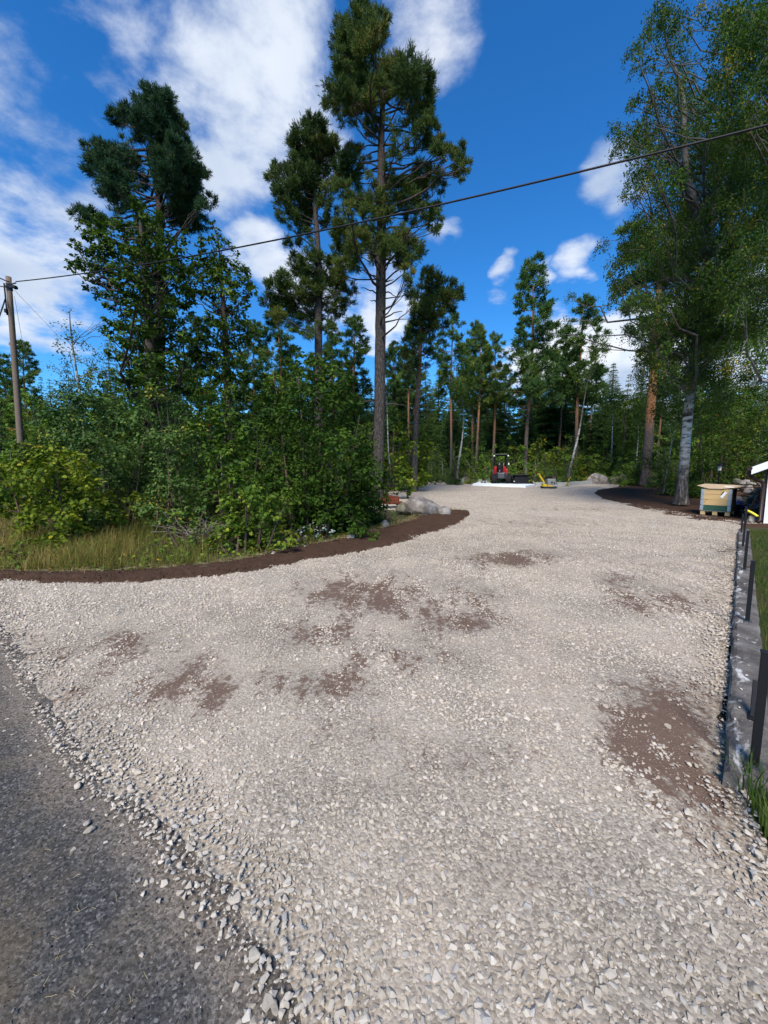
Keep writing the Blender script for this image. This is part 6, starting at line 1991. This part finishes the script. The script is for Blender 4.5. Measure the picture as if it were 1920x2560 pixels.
# earth core of the stone heap
core = MB()
cc_ = [P(1828, 1300, 13.4), P(1930, 1300, 13.4), P(1930, 1215, 17), P(1850, 1215, 17)]
core.add([tuple(c_) for c_ in cc_] + [(c_[0], c_[1] + (.6 if k < 2 else 2), G(c_[1]) - .1) for k, c_ in enumerate(cc_)], [(0, 1, 2, 3), (0, 4, 5, 1), (1, 5, 6, 2), (2, 6, 7, 3), (3, 7, 4, 0)])
tag(core.build('earth_mound', 'soil'), kind='structure')
# black tub and rolled hoses at the foot of the heap
ug = P(1838, 1290, 12.3)
tub = thing('black_tub', 'dark rubber tub with a hose beside the pallet box', 'tub', (ug[0] + .1, 12.5, G(12.5) + .03))
MB().tube([(0, 0, 0), (0, 0, .12), (0, 0, .30), (0, 0, .33)], [.14, .16, .19, .20], 16).build('shell', 'rubber', tub)
MB().tube([(0, 0, .33), (0, 0, .35)], [.21, .21], 16).build('rim', 'dark_steel', tub)
MB().tube([(.16, -.1, .2), (.3, -.15, .12), (.42, -.1, .02), (.3, -.25, .015), (0, -.3, .015), (-.2, -.25, .015)], .014, 7).build('hose', 'rubber', tub, smooth=True)

# lamp post
YQ = 15.5
lq = P(1794, 1222, YQ)
lamp = thing('garden_lamp', 'slim black garden lamp post standing behind the pallet box', 'lamp', (lq[0], YQ, G(YQ)))
ht = P(1798, 1158, YQ)[2] - G(YQ)
MB().tube([(0, 0, 0), (.01, 0, ht * .72)], [.028, .024], 10).build('post', 'black_paint', lamp)
MB().tube([(.01, 0, ht * .72), (.01, 0, ht * .78), (.01, 0, ht * .83)], [.02, .035, .02], 10).build('collar', 'black_paint', lamp)
MB().tube([(.01, 0, ht * .83), (.01, 0, ht * .93)], [.05, .075], 6).build('lantern_glass', 'lamp_white', lamp)
MB().tube([(.01, 0, ht * .93), (.01, 0, ht * .95), (.01, 0, ht)], [.13, .11, .02], 6).build('lantern_roof', 'black_paint', lamp)

# ------------------------------------------------------------------ shed corner at the right edge
hc = GP(1907, 1310)
ang = R(-48)
shed = thing('shed', 'dark red wooden shed corner with white door and bargeboard at the right edge', 'shed', (hc[0], hc[1], hc[2]), ang)
# local axes: x to the right along the gable front, y away from the camera
eave = P(1905, 1165, hc[1])[2] - hc[2]
Wg, Dg = 5.0, 6.0
rise = .50
MB().prism([(0, 0), (Wg, 0), (Wg, eave), (Wg / 2, eave + rise * Wg / 2), (0, eave)], 0.0, .14, 'y').build('gable_wall', 'red_wood', shed)
MB().box((.07, Dg / 2 + .07, eave / 2), (.14, Dg - .16, eave)).build('side_wall', 'red_wood', shed)
MB().box((Wg - .07, Dg / 2 + .07, eave / 2), (.14, Dg - .16, eave)).build('side_wall', 'red_wood', shed)
MB().box((Wg / 2, Dg - .07, eave / 2), (Wg - .3, .14, eave)).build('rear_wall', 'red_wood', shed)
for i in range(34):
    x = .02 + i * .146
    if x > Wg: break
    MB().box((x, -.014, eave * .5), (.05, .024, eave * .98)).build('wall_batten', 'red_wood', shed)
MB().box((.53, -.045, eave * .42), (1.04, .05, eave * .84)).build('white_door', 'white_paint', shed, .006)
MB().box((.62, -.075, eave * .42), (.9, .012, .02)).build('door_rail', 'white_paint', shed)
MB().box((-.03, .03, eave * .5), (.05, .12, eave)).build('corner_board', 'brown_metal', shed, .004)
for sgn in (0, 1):
    y0, y1 = -.42, Dg + .3
    xa, xb = (-.30, Wg / 2) if sgn == 0 else (Wg + .30, Wg / 2)
    za = eave - .30 * rise
    zb = eave + rise * Wg / 2
    m_ = MB()
    m_.add([(xa, y0, za + .10), (xb, y0, zb + .10), (xb, y1, zb + .10), (xa, y1, za + .10), (xa, y0, za + .15), (xb, y0, zb + .15), (xb, y1, zb + .15), (xa, y1, za + .15)],
           [(0, 3, 2, 1), (4, 5, 6, 7), (0, 1, 5, 4), (1, 2, 6, 5), (2, 3, 7, 6), (3, 0, 4, 7)]).build('roof_slope', 'roof_black', shed)
    m_ = MB()
    y2, y3 = y0 - .025, y0 - .003
    m_.add([(xa, y2, za - .08), (xb, y2, zb - .08), (xb, y2, zb + .12), (xa, y2, za + .12), (xa, y3, za - .08), (xb, y3, zb - .08), (xb, y3, zb + .12), (xa, y3, za + .12)],
           [(0, 1, 2, 3), (4, 7, 6, 5), (0, 4, 5, 1), (1, 5, 6, 2), (2, 6, 7, 3), (3, 7, 4, 0)]).build('bargeboard', 'white_paint', shed)
za = eave - .30 * rise
MB().tube([(-.34, -.45, za + .08), (-.34, Dg + .3, za + .06)], .06, 10).build('gutter', 'brown_metal', shed)
MB().tube([(-.34, -.30, za + .06), (-.34, -.30, za - .10), (-.30, -.26, za - .17), (-.10, -.10, za - .28), (-.06, -.08, za - .36), (-.06, -.08, .12), (-.10, -.16, .05)], .045, 10).build('downpipe', 'brown_metal', shed, smooth=True)
# rods leaning on the shed
for i, (x0, y0, x1, y1, nm, mt, r_, lab) in enumerate([(1873, 1275, 1902, 1222, 'black_rod', 'black_paint', .018, 'left one of two black rods leaning against the shed corner'), (1878, 1278, 1906, 1226, 'black_rod', 'black_paint', .016, 'right one of two black rods leaning against the shed corner')]):
    a, b = P(x0, y0, 10.9), P(x1, y1, 10.7)
    a = b + (a - b) * ((b[2] - G(10.9)) / max(.05, b[2] - a[2]))
    tag(MB().tube([a, a * .5 + b * .5, b], r_, 8).build(nm, mt), lab, 'rod', 'rods leaning on the shed')
a, b = P(1864, 1275, 10.6), P(1894, 1291, 10.3)
tag(MB().tube([a, a * .7 + b * .3 + np.array((0, 0, .012)), a * .3 + b * .7 + np.array((0, 0, .012)), b], .032, 10).build('yellow_pipe', 'hose_yellow', smooth=True), 'short bright yellow plastic pipe at the foot of the shed', 'pipe')
ps = P(1880, 1300, 10.5)
bld = boulder('rock', 'dark flat stone under the yellow pipe by the shed', 1880, 0, .34, .2, .3, 10.9, 'granite', 301, None, 'rock')
# twigs caught on the kerb
sticks('twig_litter', 'dark twigs lying across the kerb by the third post', 1835, 1372, 6.9, 7, .35, .03, .006, .12, 'twig', 14)
sticks('twig_litter', 'small brown leaf litter and twigs on the kerb by the second post', 1862, 1432, 5.6, 5, .2, .03, .005, .08, 'twig', 15)
for o_ in scene.objects:
    if o_.name.startswith('twig_litter'): o_.location.z += .09 if 'second' in o_.get('label', '') else .05
